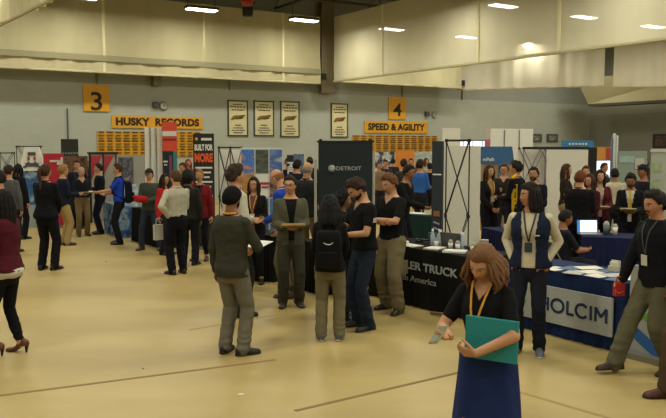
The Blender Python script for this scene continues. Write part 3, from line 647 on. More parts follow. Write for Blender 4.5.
box('frame', (0, 0, 0), (1.1, .05, .72), mat('#2f2b28', .6), r); box('print', (0, -.03, 0), (.8, .012, .5), picture(['#7c4f48', '#2d2422', '#6a5a52'], 5), r)

# HOLCIM table --------------------------------------------------
qa = G(620, 353); qe = V((.555, -.832, 0))
Ha, Hb = qa - qe*1.72, qa + qe*.05
HN = mat('#16264a', .85, 'cloth')
tH, LH, cH, rH = table('navy-draped table with a pale HOLCIM banner across its front', Ha, Hb, .75, .755, HN)
xa, xb = px_front(Ha, Hb, 517), px_front(Ha, Hb, 616)
o = box('front_banner', ((xa+xb)/2, -.048, .37), (xb-xa, .02, .42), mat('#9ea29d', .75), tH)
x0, x1 = px_front(Ha, Hb, 542.5), px_front(Ha, Hb, 611)
NB = mat('#1c2b4e', .7); uu = (x1-x0)/4.62; hh = .147       # six drawn capitals, stroke by stroke
def arc(cx, rx, a0, a1, n=22): return [V((cx+rx*cos(a0+(a1-a0)*i/n), 0, hh/2*sin(a0+(a1-a0)*i/n))) for i in range(n+1)]
def strokes(name, segs):
    g = MB()
    for p_ in segs:
        for u_, v_ in zip(p_, p_[1:]):
            u_, v_ = V(u_), V(v_); d_ = (v_-u_).normalized()*.004; n_ = V((-d_.z, 0, d_.x)).normalized()*.0145; u_ = u_-d_; v_ = v_+d_
            g.add([u_-n_, v_-n_, v_+n_, u_+n_]+[q_+V((0, -.006, 0)) for q_ in (u_-n_, v_-n_, v_+n_, u_+n_)], [(0,1,2,3), (7,6,5,4), (0,1,5,4), (1,2,6,5), (2,3,7,6), (3,0,4,7)])
    o = g.build(name, NB, tH); o.location = (0, -.060, .375); return o
def L_(x, z0, X, z1): return [(x, 0, z0*hh/2), (X, 0, z1*hh/2)]
a_ = x0+.015
strokes('letter_h', [L_(a_, -1, a_, 1), L_(a_+.6*uu, -1, a_+.6*uu, 1), L_(a_, 0, a_+.6*uu, 0)])
strokes('letter_o', [arc(a_+1.28*uu, .42*uu, 0, 2*pi)])
strokes('letter_l', [L_(a_+1.97*uu, 1, a_+1.97*uu, -.95), L_(a_+1.97*uu, -.9, a_+2.38*uu, -.9)])
strokes('letter_c', [arc(a_+2.94*uu, .40*uu, .75, 2*pi-.75)])
strokes('letter_i', [L_(a_+3.52*uu, -1, a_+3.52*uu, 1)])
strokes('letter_m', [L_(a_+3.83*uu, -1, a_+3.83*uu, 1), L_(a_+4.5*uu, -1, a_+4.5*uu, 1), L_(a_+3.84*uu, .95, a_+4.165*uu, -.25), L_(a_+4.49*uu, .95, a_+4.165*uu, -.25)])
g = MB(); xg = px_front(Ha, Hb, 526); g.tube([(xg+.06*cos(a), -.06, .4+.07*sin(a)) for a in (.6, 1.4, 2.2, 3.0, 3.9, 4.8, 5.6)], .016); g.build('green_blue_mark', mat('#4f9c4a', .6), tH)
zt = .758
rg = random.Random(3)
for i in range(11):
    px = 548 + i*7.0; p = on_table(tH, px_front(Ha, Hb, px), .12 + .16*(i % 3) + rg.uniform(-.02, .04))
    m_ = [PAP, mat('#3c5878', .6), PAP, mat('#a5a6a0', .6)][i % 4]
    c_ = ['white', 'blue', 'white', 'grey'][i % 4]
    paper('leaflet', c_ + ' leaflet lying among others on the HOLCIM table', p, zt+.004*(i % 3), .21, .28, .003, m_, rH+rg.uniform(-.5, .5), c_ + ' leaflets on the HOLCIM table', 'leaflet')
p = on_table(tH, px_front(Ha, Hb, 585), .5); t = thing('card_holder', 'small white card holder standing on the HOLCIM table', 'card holder', (p.x, p.y, zt), rH)
bmix('holder', [((0, 0, .035), (.11, .08, .07)), ((0, .03, .08), (.11, .02, .1))], mat('#b9b59c'), t); box('cards', (0, 0, .085), (.09, .04, .06), mat('#c9c6b4'), t)
# second navy table with laptop and cups
pa, pb = G(560, 301), G(640, 315)
Na = V(((583-333)/FPX*11.75+.55, 11.75-.18, 0)); Nb = Na + V((.45, -.16, 0))
tN, LN, cN, rN = table('plain dark navy-draped table behind the HOLCIM table, carrying a laptop', Na + V((-.55, .18, 0)), Nb, .7, .78, mat('#171c40', .85, 'cloth'))
zt = .783
def lap(px): return px_front(Na + V((-.55, .18, 0)), Nb, px)
p = on_table(tN, lap(589), .3); lt = thing('laptop', 'open laptop with a bright blue-white screen on the navy table', 'laptop', (p.x, p.y, zt), 0)
box('keyboard_base', (0, .0, .01), (.33, .23, .018), mat('#6a6a6a', .4), lt); o = box('screen_lid', (0, 0, .11), (.33, .012, .22), mat('#2a2a2a', .4), lt); o.location = (0, .115, .01); o.rotation_euler = (rad(-8), 0, 0)
s = box('lit_screen', (.02, -.009, .11), (.27, .004, .19), emis('#d3e4f4', .85, 'laptop_screen'), o); s2 = box('blue_strip', (-.14, -.009, .11), (.04, .005, .19), emis('#2f7cc4', .5, 'laptop_blue'), o)
cup('white paper cup on the plain navy table', on_table(tN, lap(615), .35), zt, .13, .042)
cup('dull clear cup beside the white paper cup on the navy table', on_table(tN, lap(606), .4), zt, .16, .05, mat('#5a625f', .3))
# white and green banner by the walking man
t, w, h = stand('pull_up_banner', 'low white display board with green and blue curves behind the walking man legs', 635, 688, 268, 7.86, rad(-56), mat('#a8aaa2', .7), z0=.02)
b = MB()
for (zz, hh, nm, cc) in ((.40, .09, 'green_curve', '#6fa84a'), (.14, .14, 'blue_curve', '#2d5f9c')):
    g = MB(); top = []; bot = []
    for i in range(13): u = i/12; x = -w/2+.02+(w-.04)*u; z = zz + .16*(1-u)**2 - .1*u; top.append((x, z+hh/2)); bot.append((x, max(.03, z-hh/2)))
    vs = [(x, -.024, z) for x, z in top] + [(x, -.024, z) for x, z in bot] + [(x, -.032, z) for x, z in top] + [(x, -.032, z) for x, z in bot]
    fs = []
    for i in range(12): fs += [(26+i, 27+i, 40+i, 39+i), (i, i+1, 27+i, 26+i), (13+i, 14+i, 40+i, 39+i), (i, i+1, 14+i, 13+i)]
    g.add(vs, fs); g.build(nm, mat(cc, .6), t)
# left tables
ta, tb = G(100, 232), G(126, 238)
t, L, c, r = table('blue-printed draped table at left behind the man in the blue polo', G(105, 231), G(118, 238), .35, .76, picture(['#13305c', '#1f4f86', '#7f97a8', '#12284a'], 5))
t, L, c, r = table('black-draped table with faint white lettering left of the man holding the red bag', G(133, 241), G(163, 249), .5, .78, BC)
bmix('faint_lettering', [((-.35+i*.07, -.035, .3), (.045, .012, .05)) for i in range(5)], mat('#8a8a80'), t)
t, L, c, r = table('short navy-draped table behind the foreground woman head, below the curly-haired woman', G(481, 272), G(507, 281), .6, .78, mat('#14183a', .85, 'cloth'))
p = on_table(t, .0, .3); paper('white_box', 'low white box on the short navy table', p, .785, .2, .15, .08, PAP, r, cat='box')
# litter specks
for px, py, m_, lb, s in ((241, 395, WHITE, 'small white paper scrap on the floor near the lower middle', .05), (143, 369, mat('#6a5a38'), 'tiny brown speck of litter on the floor by the long seam', .018), (106, 262, mat('#5a4a30'), 'tiny dark speck of litter on the floor left of the white-shirted man', .03)):
    p = G(px, py); o = box('litter', (0, 0, .004), (s, s*.7, .006), m_); o.location = (p.x, p.y, .001); o.rotation_euler = (0, 0, .5); tag(o, lb, 'litter')

# ================================================================ PEOPLE
def sstep(a, b, x):
    t = max(0, min(1, (x-a)/(b-a))); return t*t*(3-2*t)
def head_pt(d, fem=False):
    x, y, z = d
    X, Y, Z = .0765*x, .098*y, .1185*z
    if fem: X *= .95; Y *= .97
    t = max(0, -z)
    X *= 1 - (.33 if fem else .24)*t**1.6
    if y < 0: Y *= 1 - .62*t**1.3; Y *= 1 + .05*(1-t)
    else: Y *= 1 - .03*abs(x)**2
    if y > 0:
        g = lambda cx, cz, sx, sz: math.exp(-((X-cx)/sx)**2 - ((Z-cz)/sz)**2)
        Y += .005*g(0, .022, .05, .012)
        for s in (-1, 1):
            Y -= .011*g(s*.031, .002, .016, .013); Y += .004*g(s*.045, -.03, .02, .018)
        nz = (.012 - Z)/.05
        if -.1 < nz < 1.25: Y += (.006+.019*max(0, min(1, nz)))*math.exp(-(X/(.008+.006*max(0, nz)))**2)*(1-sstep(.92, 1.2, nz))
        Y += .006*g(0, -.060, .023, .010) - .004*g(0, -.0615, .022, .0025) + .008*g(0, -.1, .02, .014)
        Y += .010*sstep(0, 1, t)*g(0, -.09, .05, .04)
    return V((X, Y, Z))
HLZ = [(-.11, -.075), (-.03, -.07), (-.015, -.01), (.02, -.005), (.045, .035), (.062, .062), (.11, .075)]
def hairline(y, hl=HLZ):
    if y <= hl[0][0]: return hl[0][1]
    for (a, b), (c, d) in zip(hl, hl[1:]):
        if y <= c: return b + (d-b)*(y-a)/(c-a)
    return hl[-1][1]
def head_grid(n, m, fem): return [[head_pt((sin(t)*cos(p), sin(t)*sin(p), -cos(t)), fem) for j in range(n) for p in [2*pi*j/n]] for i in range(m+1) for t in [pi*(i+.05)/(m+.1)]]
_HG = {}
def hgrid(n, m, fem):
    if (n, m, fem) not in _HG: _HG[(n, m, fem)] = head_grid(n, m, fem)
    return _HG[(n, m, fem)]
HC = V((0, .018, 1.632))
def shell(T, fem, n=48, m=36, hl=HLZ, noise_amp=.3, nf=25, seed=0, zmax=None, ymin=None, low=None):
    """hair or beard grown outward from the scalp, thickness falling to nothing at its edge"""
    g = hgrid(n, m, fem); vs = []; keep = []
    for r in g:
        for p in r:
            e = p.z - hairline(p.y, hl)
            if zmax is not None: e = min(e, zmax - p.z)
            if low is not None: e = low(p)
            k = sstep(0, .03, e); nn = p.normalized()
            q = p + nn*(.0015 + T*k*(1 + noise_amp*noise.noise(p*nf + V((seed, 0, 0))))); vs.append(q); keep.append(e > -.004)
    N = len(g[0]); b = MB(); fs = []
    for i in range(len(g)-1):
        for j in range(N):
            f = (i*N+j, i*N+(j+1) % N, (i+1)*N+(j+1) % N, (i+1)*N+j)
            if all(keep[q] for q in f): fs.append(f)
    b.v = vs; b.f = fs; return b
def wavy(mb, L, rg):
    for lay in range(2):
        for i in range(34):
            a = rad(-122 + 244*i/33 + rg.uniform(-3, 3)) - pi/2; ca, sa = cos(a), sin(a); fr = 1 if sa < .3 else .86
            k = (1.0 if lay else 1.10)*rg.uniform(.96, 1.06); ln = L*fr*rg.uniform(.88, 1.1); ph = rg.uniform(0, 6.3); pts = []
            for q in range(11):
                t = q/10; z = .085 - t*(.085+.075+ln); bul = sin(min(1, t*1.35)*pi/2)
                r_ = (.45+.68*bul+.34*sin(t*pi*.9)*(1-.4*lay))*k; w = .012*sin(t*13+ph)*t; yy = .098*sa*r_ - .008
                if sa > .0: yy = min(yy, .068)
                pts.append(V(((.080*ca)*r_*(1.06 if abs(ca) > .5 else 1)+w, yy + .012*cos(t*12+ph)*t, z)))
            rr = [.008 + .005*sin(min(1, q/10*1.2)*pi) for q in range(11)]
            for q in range(10): mb.cone(pts[q], rr[q], pts[q+1], rr[q+1]*(1 if q < 9 else .4), 6, caps=1)
def xform(mb, X): mb.v = [tuple(X @ V(p)) for p in mb.v]; return mb
def ik(S, T, a, b, hint):
    d = T-S; L = min(d.length, (a+b)*.998); d = d.normalized(); T2 = S + d*L
    x = (a*a - b*b + L*L)/(2*L); h = sqrt(max(0, a*a-x*x))
    n = hint - d*hint.dot(d); n = n.normalized() if n.length > 1e-5 else d.orthogonal().normalized()
    return S + d*x + n*h, T2
TORSO = {'m': [(.80,.10,.085,0), (.86,.155,.112,-.005), (.93,.165,.118,-.008), (1.02,.152,.108,0), (1.10,.148,.102,.003), (1.20,.160,.108,.003), (1.30,.172,.115,.0), (1.38,.172,.108,-.005), (1.435,.135,.082,-.01), (1.47,.085,.062,-.008), (1.50,.060,.058,-.002), (1.57,.056,.058,.008)],
         'f': [(.80,.10,.085,0), (.86,.162,.115,-.008), (.93,.168,.12,-.012), (1.02,.142,.105,0), (1.09,.124,.092,.003), (1.18,.135,.10,.008), (1.26,.148,.122,.018), (1.33,.152,.11,.008), (1.39,.148,.09,-.005), (1.435,.115,.07,-.01), (1.47,.07,.055,-.008), (1.50,.050,.05,-.002), (1.57,.047,.050,.008)]}
def prof(sex, z):
    P_ = TORSO[sex]
    if z <= P_[0][0]: return P_[0][1:]
    for p, q in zip(P_, P_[1:]):
        if z <= q[0]:
            t = (z-p[0])/(q[0]-p[0]); return tuple(p[i]+(q[i]-p[i])*t for i in (1, 2, 3))
    return P_[-1][1:]
def front(sex, z, x, infl):                                 # front surface of the torso at height z
    rx, ry, yc = prof(sex, z); rx += infl; ry += infl
    return yc + ry*sqrt(max(.02, 1-min(.98, (x/rx)**2)))
def hand(mb, W_, d, nrm, side, curl=.5, spread=.12, k=1.0, near=False, thumb_in=.5):
    """palm, four unequal bent fingers and a thumb leaving the side of the palm; nrm points out of the palm"""
    d = d.normalized(); nrm = (nrm - d*nrm.dot(d)).normalized(); l = d.cross(nrm)*side  # l points to the thumb side
    seg = 10 if near else 6
    P1 = W_ + d*.045*k; P2 = W_ + d*.082*k
    for o, L_ in ((.027, .083), (.009, .088), (-.010, .084), (-.027, .074)):
        mb.cone(W_ + d*.018*k + l*o*.6*k, .0145*k, W_ + d*L_*k + l*o*k, .0125*k, seg, caps=1)
    for i, (o, L_, r) in enumerate(((.029, .070, .0083), (.0098, .078, .0088), (-.0098, .073, .0083), (-.029, .058, .0073))):
        base = W_ + d*(.083, .088, .084, .074)[i]*k + l*o*k; a = 0; q = base; dd = d + l*spread*(1.5-i)*.5; dd.normalize()
        for s_, fr in ((.45, .55), (.30, .9), (.25, .7)):
            a += curl*fr*1.25; v_ = dd*cos(a) + nrm*sin(a); q2 = q + v_*L_*s_*k
            mb.cone(q, r*k, q2, r*.9*k, seg, caps=1); q = q2
    tb = W_ + d*.028*k + l*.027*k + nrm*.004*k; v1 = (d*.62 + l*.72 + nrm*.25*thumb_in).normalized(); t1 = tb + v1*.040*k
    v2 = (d*.85 + l*.25 + nrm*(.25+thumb_in*.7)).normalized(); t2 = t1 + v2*.032*k; v3 = (d*.85 - l*.05 + nrm*(.3+thumb_in*.8)).normalized()
    mb.cone(tb - v1*.012*k, .0135*k, t1, .0105*k, seg, caps=1); mb.cone(t1, .0105*k, t2, .0095*k, seg, caps=1); mb.cone(t2, .0095*k, t2+v3*.022*k, .008*k, seg, caps=1)
def shoe(side, heel=0.0, boot=False):
    b = MB(); rs = []
    P_ = [(-.085, .018, .04), (-.078, .034, .07), (-.05, .038, .092), (-.01, .038, .098), (.03, .040, .085), (.07, .045, .066), (.11, .048, .052), (.15, .045, .044), (.178, .034, .034), (.19, .016, .022)]
    for y, hw, hh in P_:
        lift = heel*sstep(.10, -.06, y) if heel else 0
        if heel: lift = heel*(1-sstep(-.03, .10, y)); hh = hh*.72
        r = [V((side*.006*(y > .05)+hw*cos(a)*(1 if sin(a) >= 0 else 1.03), y, lift + .012 + (hh*sin(a) if sin(a) >= 0 else .012*sin(a)))) for a in [2*pi*j/14 for j in range(14)]]
        rs.append(r)
    b.rings(rs)
    if boot: b.cone((0, -.03, .08), .052, (0, -.03, .16), .056, 14, caps=1)
    s = MB()
    if heel: s.cone((0, -.06, .006), .010, (0, -.065, heel), .022, 8, caps=1); s.cone((0, .03, heel*.5), .02, (0, .13, .008), .03, 8, flat=((0,0,1), .3), caps=1)
    else:
        rs = [[V((side*.006*(y > .05)+hw*1.06*cos(a), y*1.02, .012+.011*sin(a))) for a in [2*pi*j/14 for j in range(14)]] for y, hw, hh in P_]
        s.rings(rs)
    return b, s
def wrinkle(me, f):
    n = len(me.vertices); a = [0.0]*(3*n); b = [0.0]*(3*n); me.vertices.foreach_get('co', a); me.vertices.foreach_get('normal', b)
    for i in range(0, 3*n, 3):
        k = f(V(a[i:i+3])); a[i] += b[i]*k; a[i+1] += b[i+1]*k; a[i+2] += b[i+2]*k
    me.vertices.foreach_set('co', a); me.update()
ARMS = {'down': ((.235, .03, .865), (.6, -.5, 0)), 'hold': ((.09, .29, 1.10), (.45, -.6, -.8)), 'low': ((.07, .22, .95), (.9, -.5, 0)), 'pocket': ((.170, .02, .975), (.6, -.9, 0)),
        'hip': ((.17, -.02, 1.0), (1, -.5, 0)), 'cup': ((.14, .27, 1.2), (.8, -.4, -.8)), 'phone': ((.12, .28, 1.18), (.7, -.3, -.8)), 'reach': ((.14, .42, 1.15), (.6, -.2, -.8)), 'cross': ((-.08, .20, 1.20), (1, 0, -.5)), 'back': ((.1, -.14, 1.0), (.9, -.6, 0))}
LOG = []
def person(label, px, hy, fy=None, ppm=None, face=0, sex='m', skin='#a87554', hair='#2a1d12', hs='short', top='#222222', tk='shirt', inner='#8f8f88', sleeve=1.0,
           leg='#23232a', lk='trousers', shoes='#1d1712', sk='shoe', arms=('down', 'down'), lean=0, side=0, twist=0, hyaw=0, hpitch=0, hroll=0, feet=((-.11, 0, -8), (.11, .02, 8)), drop=0,
           beard=None, glasses=None, lanyard=None, badge=None, wide=1.0, group=None, vox=None, fx=None, loose=1.0, cat='person', tail=0, H=None, curl=(.5, .5), nrm=(None, None), hdir=(None, None), X=None, brows=True, collar=None, hem=None, tsx=1.0, seat=0, cap=None, smile=False, placeY=None):
    Y = G(px, fy).y if fy else (760/ppm if ppm else placeY)
    if H is None: H = D(px, hy, Y).z
    x = D(px, (fy or hy), Y).x if False else D(px, hy, Y).x
    if fx is not None and fy: x = G(fx, fy).x
    if X is not None: x = X
    s = H/(1.755 if hs not in ('afro', 'curly') else 1.77); dist = sqrt(x*x+Y*Y)
    LOG.append((label[:40], round(H, 2), round(x, 2), round(Y, 2)))
    near = dist < 6; mid = dist < 11.5
    v = vox or (.0055 if near else (.0085 if mid else (.0125 if dist < 17 else .017)))
    n_ = 14 if mid else 9
    root = thing('person', label, cat, (x, Y, 0), pi + rad(face), group); root.scale = (s, s, s)
    fem = sex == 'f'; DZ = V((0, 0, -drop))
    piv = V((0, 0, .95))
    UP = M.Translation(DZ) @ M.Translation(piv) @ M.Rotation(rad(-lean), 4, 'X') @ M.Rotation(rad(side), 4, 'Y') @ M.Rotation(rad(twist), 4, 'Z') @ M.Translation(-piv)
    nb = V((0, 0, 1.53)); HM = UP @ M.Translation(nb) @ M.Rotation(rad(hyaw), 4, 'Z') @ M.Rotation(rad(-hpitch), 4, 'X') @ M.Rotation(rad(hroll), 4, 'Y') @ M.Translation(HC-nb)
    UPI = UP.inverted()
    shx = .168*wide if not fem else .147*wide; shz = 1.40
    def torso(mb, infl, z0, z1, flare=0.0, wz=1.0, bare=False):
        rs = []; N = 22 if mid else 14; K = 16 if mid else 10
        for i in range(K+1):
            z = z0 + (z1-z0)*i/K; rx, ry, yc = prof(sex, z)
            if z < .93 and not bare: rx = max(rx, .158+ (0 if z > .8 else 0)); ry = max(ry, .112)
            f = flare*max(0, (1.0-z)/.3); rx = rx*wide*tsx + infl*wz + f; ry = ry*(wide*.5+.5) + infl*wz + f*.6
            q = []
            for j in range(N):
                a = 2*pi*j/N; ca, sa = cos(a), sin(a); e_ = .88
                q.append(UP @ V((rx*math.copysign(abs(ca)**e_, ca), yc + ry*math.copysign(abs(sa)**e_, sa), z)))
            rs.append(q)
        mb.rings(rs)
    A = []
    for i, sd in enumerate((-1, 1)):                        # 0 = the person's left? local -x, 1 = local +x
        ar = arms[i]
        if isinstance(ar, str): T, h = ARMS[ar]; T = V((T[0]*sd, T[1], T[2])); h = V((h[0]*sd, h[1], h[2]))
        else: T = V(ar[0]); h = V(ar[1]) if len(ar) > 1 else V((sd*.7, -.4, -.6))
        S = V((sd*shx, -.005, shz)); Ew, Tw = ik(S, T, .29, .255, h); A.append((UP @ S, UP @ Ew, UP @ Tw))
    Lg = []
    for i, sd in enumerate((-1, 1)):
        fx_, fy_, ty = feet[i][:3]; lift = feet[i][3] if len(feet[i]) > 3 else 0
        hip = V((sd*.088, 0, .90)) + DZ; an = V((fx_, fy_, .085+lift)); kn, an2 = ik(hip, an, .425, .415, V((fx_*.3-sd*-.05, 1, 0)))
        Lg.append((hip, kn, an2, ty, an))
    sm = mat(skin, .55, 'skin', 40, .08)
    # body
    b = MB(); torso(b, 0, .82, 1.575, bare=True)
    for (S, E, T) in A: b.cone(S, .05, E, .04, n_); b.cone(E, .040, T, .0265 if fem else .030, n_)
    for (h_, k_, a_, ty, _) in Lg:
        b.cone(h_-V((0,0,.03)), .078, k_, .052, n_); b.cone(k_, .053, k_*.55+a_*.45, .052, n_); b.cone(k_*.55+a_*.45, .052, a_, .037, n_)
    g = [[HM @ p for p in r] for r in hgrid(*((64, 48) if near else ((36, 28) if mid else (22, 16))), fem)]
    b.rings(g)
    nk0, nk1 = UP @ V((0, -.012, 1.44)), HM @ V((0, -.022, -.045)); b.cone(nk0, .060 if not fem else .05, nk1, .055 if not fem else .046, n_)
    hb = MB()
    for i, (S, E, T) in enumerate(A):
        if arms[i] == 'pocket': hdir = ((0, .12, -1),)*2
        d = (T-E).normalized() if hdir[i] is None else UP.to_3x3() @ V(hdir[i]); sd = (-1, 1)[i]
        nm = V((-sd, 0, 0)) if arms[i] == 'down' else V((-sd*.6, -.2, .7))
        if nrm[i] is not None: nm = V(nrm[i])
        nm = UP.to_3x3() @ nm
        crs = d.cross(nm); hand(hb, T, d, nm, 1 if crs.dot(UP.to_3x3() @ V((-sd, .3, .3))) > 0 else -1, curl[i], near=near)
    if near: b.v, b.f = b.v, b.f; b.add(hb.v, hb.f)
    for sd in (-1, 1): b.ell((0, 0, 0), (.009, .018, .030), 8, 6, HM @ M.Translation((sd*.0765*(.95 if fem else 1), -.008, -.008)) @ M.Rotation(rad(sd*-18), 4, 'Z'))
    me = remesh(b, v, 1 if near else 2)
    if not near: join(me, hb)
    link('body', me, sm, root)
    # eyes, brows, lips
    vis = abs(face + hyaw) % 360; vis = min(vis, 360-vis) < 115
    if vis and dist < 25:
        for sd in (-1, 1):
            e = MB(); e.ell((0, 0, 0), (.0135, .009, .0085), 10, 8, HM @ M.Translation((sd*.031, .0805*(.97 if fem else 1), .003))); eo = e.build('eye', mat('#b5aca0', .3), root, True)
            e = MB(); e.ell((0, 0, 0), (.0062, .003, .0062), 8, 6, HM @ M.Translation((sd*.031, .0885*(.97 if fem else 1), .002))); e.build('iris', mat('#2a1a10', .3), eo, True)
            if brows:
                e = MB(); yb = .0965*(.97 if fem else 1); e.tube([HM @ V(p) for p in ((sd*.016, yb, .020), (sd*.032, yb-.005, .0245), (sd*.046, yb-.017, .020))], .0028 if fem else .0038); e.build('eyebrow', mat(hair if hs != 'bald' else '#5a4636', .8), root, True)
        e = MB(); w_ = .022 if not smile else .026; c_ = .003 if smile else 0
        yl = .0975*(.97 if fem else 1)
        e.tube([HM @ V(p) for p in ((-w_, yl-.011, -.060+c_), (-.009, yl+.0008, -.0585), (0, yl+.002, -.059), (.009, yl+.0008, -.0585), (w_, yl-.011, -.060+c_))], .004); e.build('lips', mat('#9a4a40' if fem else '#8a5544', .5), root, True)
        if smile: e = MB(); e.tube([HM @ V(p) for p in ((-w_*.7, yl-.004, -.0605+c_*.5), (0, yl+.0045, -.0625), (w_*.7, yl-.004, -.0605+c_*.5))], .0032); e.build('teeth', mat('#c9c2b2', .4), root, True)
    # hair
    hm = mat(hair, .85, 'hair', 50, .35); T = {'short': .017, 'buzz': .008, 'curly': .040, 'afro': .05, 'bald': .004, 'long': .016, 'pony': .012, 'bun': .013, 'thick': .026, 'turban': .022, 'hood': .05, 'mid': .02, 'bob': .02, 'none': 0, 'backhair': .04}[hs]
    hn = (48, 36) if mid else (28, 20)
    if hs == 'turban': hb_ = shell(T, fem, *hn, hl=[(-.11, -.085), (-.02, -.04), (.03, .0), (.11, .05)], noise_amp=.2, nf=14, seed=x)
    elif hs == 'bald': hb_ = shell(T, fem, *hn, zmax=.035, seed=x)
    elif hs == 'hood': hb_ = shell(T, fem, *hn, hl=[(-.11, -.12), (.0, -.11), (.05, .0), (.11, .06)], noise_amp=.3, nf=18)
    else: hb_ = shell(T, fem, *hn, noise_amp={'curly': .9, 'afro': .7, 'thick': .8}.get(hs, .5), nf={'curly': 38, 'afro': 40}.get(hs, 26), seed=x*3,
                      hl=[(-.11, -.105), (-.03, -.10), (.0, -.04), (.03, .0), (.05, .05), (.11, .072)] if fem or hs in ('curly',) else HLZ)
    if hs not in ('none',):
        rg = random.Random(label)
        if hs in ('long', 'bob', 'mid'):
            L = {'long': tail or .34, 'mid': .2, 'bob': .14}[hs]
            cnt = 15 if mid else 9
            if near:
                wavy(hb_, L, rg)
            for i in range(0 if near else cnt):
                a = rad(-160 + 320*i/(cnt-1)) - pi/2; fr = 1-abs(i-(cnt-1)/2)/((cnt-1)/2)
                cx, cy = .083*cos(a), .095*sin(a)-.005; ln = L*(.8+.2*fr)*rg.uniform(.92, 1.05)
                if cy > .045: continue
                b1 = .03 if cy > 0 else .05
                pts = [(cx*.85, cy*.85, .055), (cx*1.08, cy*1.05, -.01), (cx*1.12+rg.uniform(-.008, .008), cy*1.08-.005, -.08), (cx*1.0+rg.uniform(-.012, .012), cy*1.0-.01, -.08-ln*.5), (cx*.85+rg.uniform(-.015, .015), cy*.95-.02, -.05-ln)]
                rr = [.018, .022, .024, .024, .010]
                for q in range(4): hb_.cone(pts[q], rr[q], pts[q+1], rr[q+1], 7, caps=1)
        if hs == 'backhair':
            for i in range(26):
                a = rad(-115 + 230*i/25) - pi/2; ca, sa = cos(a), sin(a); L = rg.uniform(.13, .19)
                pts = [V((.07*ca, .08*sa, .07)), V((.11*ca, .12*sa, .0)), V((.125*ca+rg.uniform(-.01, .01), .125*sa, -.08)), V((.12*ca, .12*sa-.01, -.06-L))]
                for q_ in range(3): hb_.cone(pts[q_], (.02, .024, .028)[q_], pts[q_+1], (.024, .028, .014)[q_], 7, caps=1)
        if hs == 'pony':
            pts = [(0, -.095, .045), (0, -.135, .03), (.01, -.145, -.06), (.012, -.13, -.16), (.01, -.12, -.16-(tail or .12))]
            for q in range(4): hb_.cone(pts[q], (.022, .028, .032, .026)[q], pts[q+1], (.028, .032, .026, .008)[q], 9, caps=1)
        if hs == 'bun': hb_.ell((0, -.11, .05), (.038, .03, .038), 12, 8)
        xform(hb_, HM); hb_.build({'turban': 'head_wrap', 'hood': 'hood'}.get(hs, 'hair'), hm if hs not in ('turban', 'hood') else cloth(hair), root, True)
    if beard:
        bm_ = shell(.008, fem, *hn, low=lambda p: min(-.050 - p.z + .5*max(0, .045-p.y), p.y+.005, .9*(p.z+.125)) if abs(p.x) > .024 or p.z < -.072 or p.z > -.05 else -.01, noise_amp=.4, nf=50)
        if beard != 'moustache': xform(bm_, HM); bm_.build('beard', mat(hair, .8, 'hair', 50, .3), root, True)
        b = MB(); b.tube([HM @ V(p) for p in ((-.026, .088, -.057), (-.012, .101, -.046), (0, .104, -.044), (.012, .101, -.046), (.026, .088, -.057))], .0055); b.build('moustache', mat(hair, .8, 'hair', 50, .3), root, True)
        if beard == 'moustache': b = MB(); b.ell((0, 0, 0), (.014, .008, .016), 8, 6, HM @ M.Translation((0, .1, -.092))); b.build('chin_beard', mat(hair, .8, 'hair', 50, .3), root, True)
    if glasses:
        b = MB()
        for sd in (-1, 1):
            c = V((sd*.032, .104, .003)); b.tube([HM @ (c + V((.022*cos(a), 0, .017*sin(a)))) for a in [2*pi*j/10 for j in range(11)]], .0022, 5); b.tube([HM @ V((sd*.054, .1, .006)), HM @ V((sd*.078, 0, .008))], .002, 5)
        b.tube([HM @ V((-.010, .106, .005)), HM @ V((.010, .106, .005))], .002, 5); b.build('glasses', mat('#1b1713', .4), root)
    if cap:
        b = shell(.024, fem, 36, 28, hl=[(-.11, .0), (.11, .045)], noise_amp=.03); b.cone((0, .07, .055), .05, (0, .125, .045), .045, 12, flat=((0, 0, 1), .12)); xform(b, HM); b.build('cap', cloth(cap), root, True)
    # legs wear
    lm = cloth(leg)
    if lk in ('trousers', 'jeans', 'slim', 'wide'):
        w_ = {'trousers': 1.12, 'jeans': 1.02, 'slim': .9, 'wide': 1.28}[lk]*loose; b = MB()
        rs = []
        for z in (.755, .80, .86, .94, .99, 1.03):
            rx, ry, yc = prof(sex, z); ti = .016 if (hem if hem is not None else (.99 if tk == 'shirt' else .9)) > .98 else .006; rx = max(rx, .15)*wide + ti; ry = max(ry*(wide*.5+.5), .105)+ti
            if z < .8: rx *= .62; ry *= .75
            rs.append([V((rx*cos(2*pi*j/n_), yc+ry*sin(2*pi*j/n_), z)) + DZ for j in range(n_)])
        b.rings(rs)
        for (h_, k_, a_, ty, _) in Lg:
            b.cone(h_, .094*max(w_, 1.0), k_, .070*w_, n_); mpt = k_*.5+a_*.5; b.cone(k_, .070*w_, mpt, .068*w_, n_, caps=1); e_ = a_ + (a_-k_).normalized()*(.028 if lk != 'slim' else -.03)
            b.cone(mpt, .068*w_, e_, (.064 if lk != 'slim' else .046)*w_, n_, caps=1)
        me = remesh(b, v*1.2, 2)
        if dist < 17:
            wrinkle(me, lambda p: .006*noise.noise(V((p.x*9, p.y*9, p.z*16))) + .004*sin(p.z*60+noise.noise(p*6)*6)*sstep(.5, .15, p.z))
        link('trousers', me, lm, root)
        if dist < 12 and tk and (hem or 0) > .98:
            b = MB(); rs = []
            for z in (1.0, 1.035):
                rx, ry, yc = prof(sex, z); rx = max(rx, .15)*wide+.019; ry = max(ry*(wide*.5+.5), .105)+.019; rs.append([UP @ V((rx*cos(2*pi*j/24), yc+ry*sin(2*pi*j/24), z)) for j in range(24)])
            b.rings(rs); b.build('belt', mat('#1f1812', .5), root, True)
    elif lk == 'skirt':
        b = MB(); rs = []; N = 40
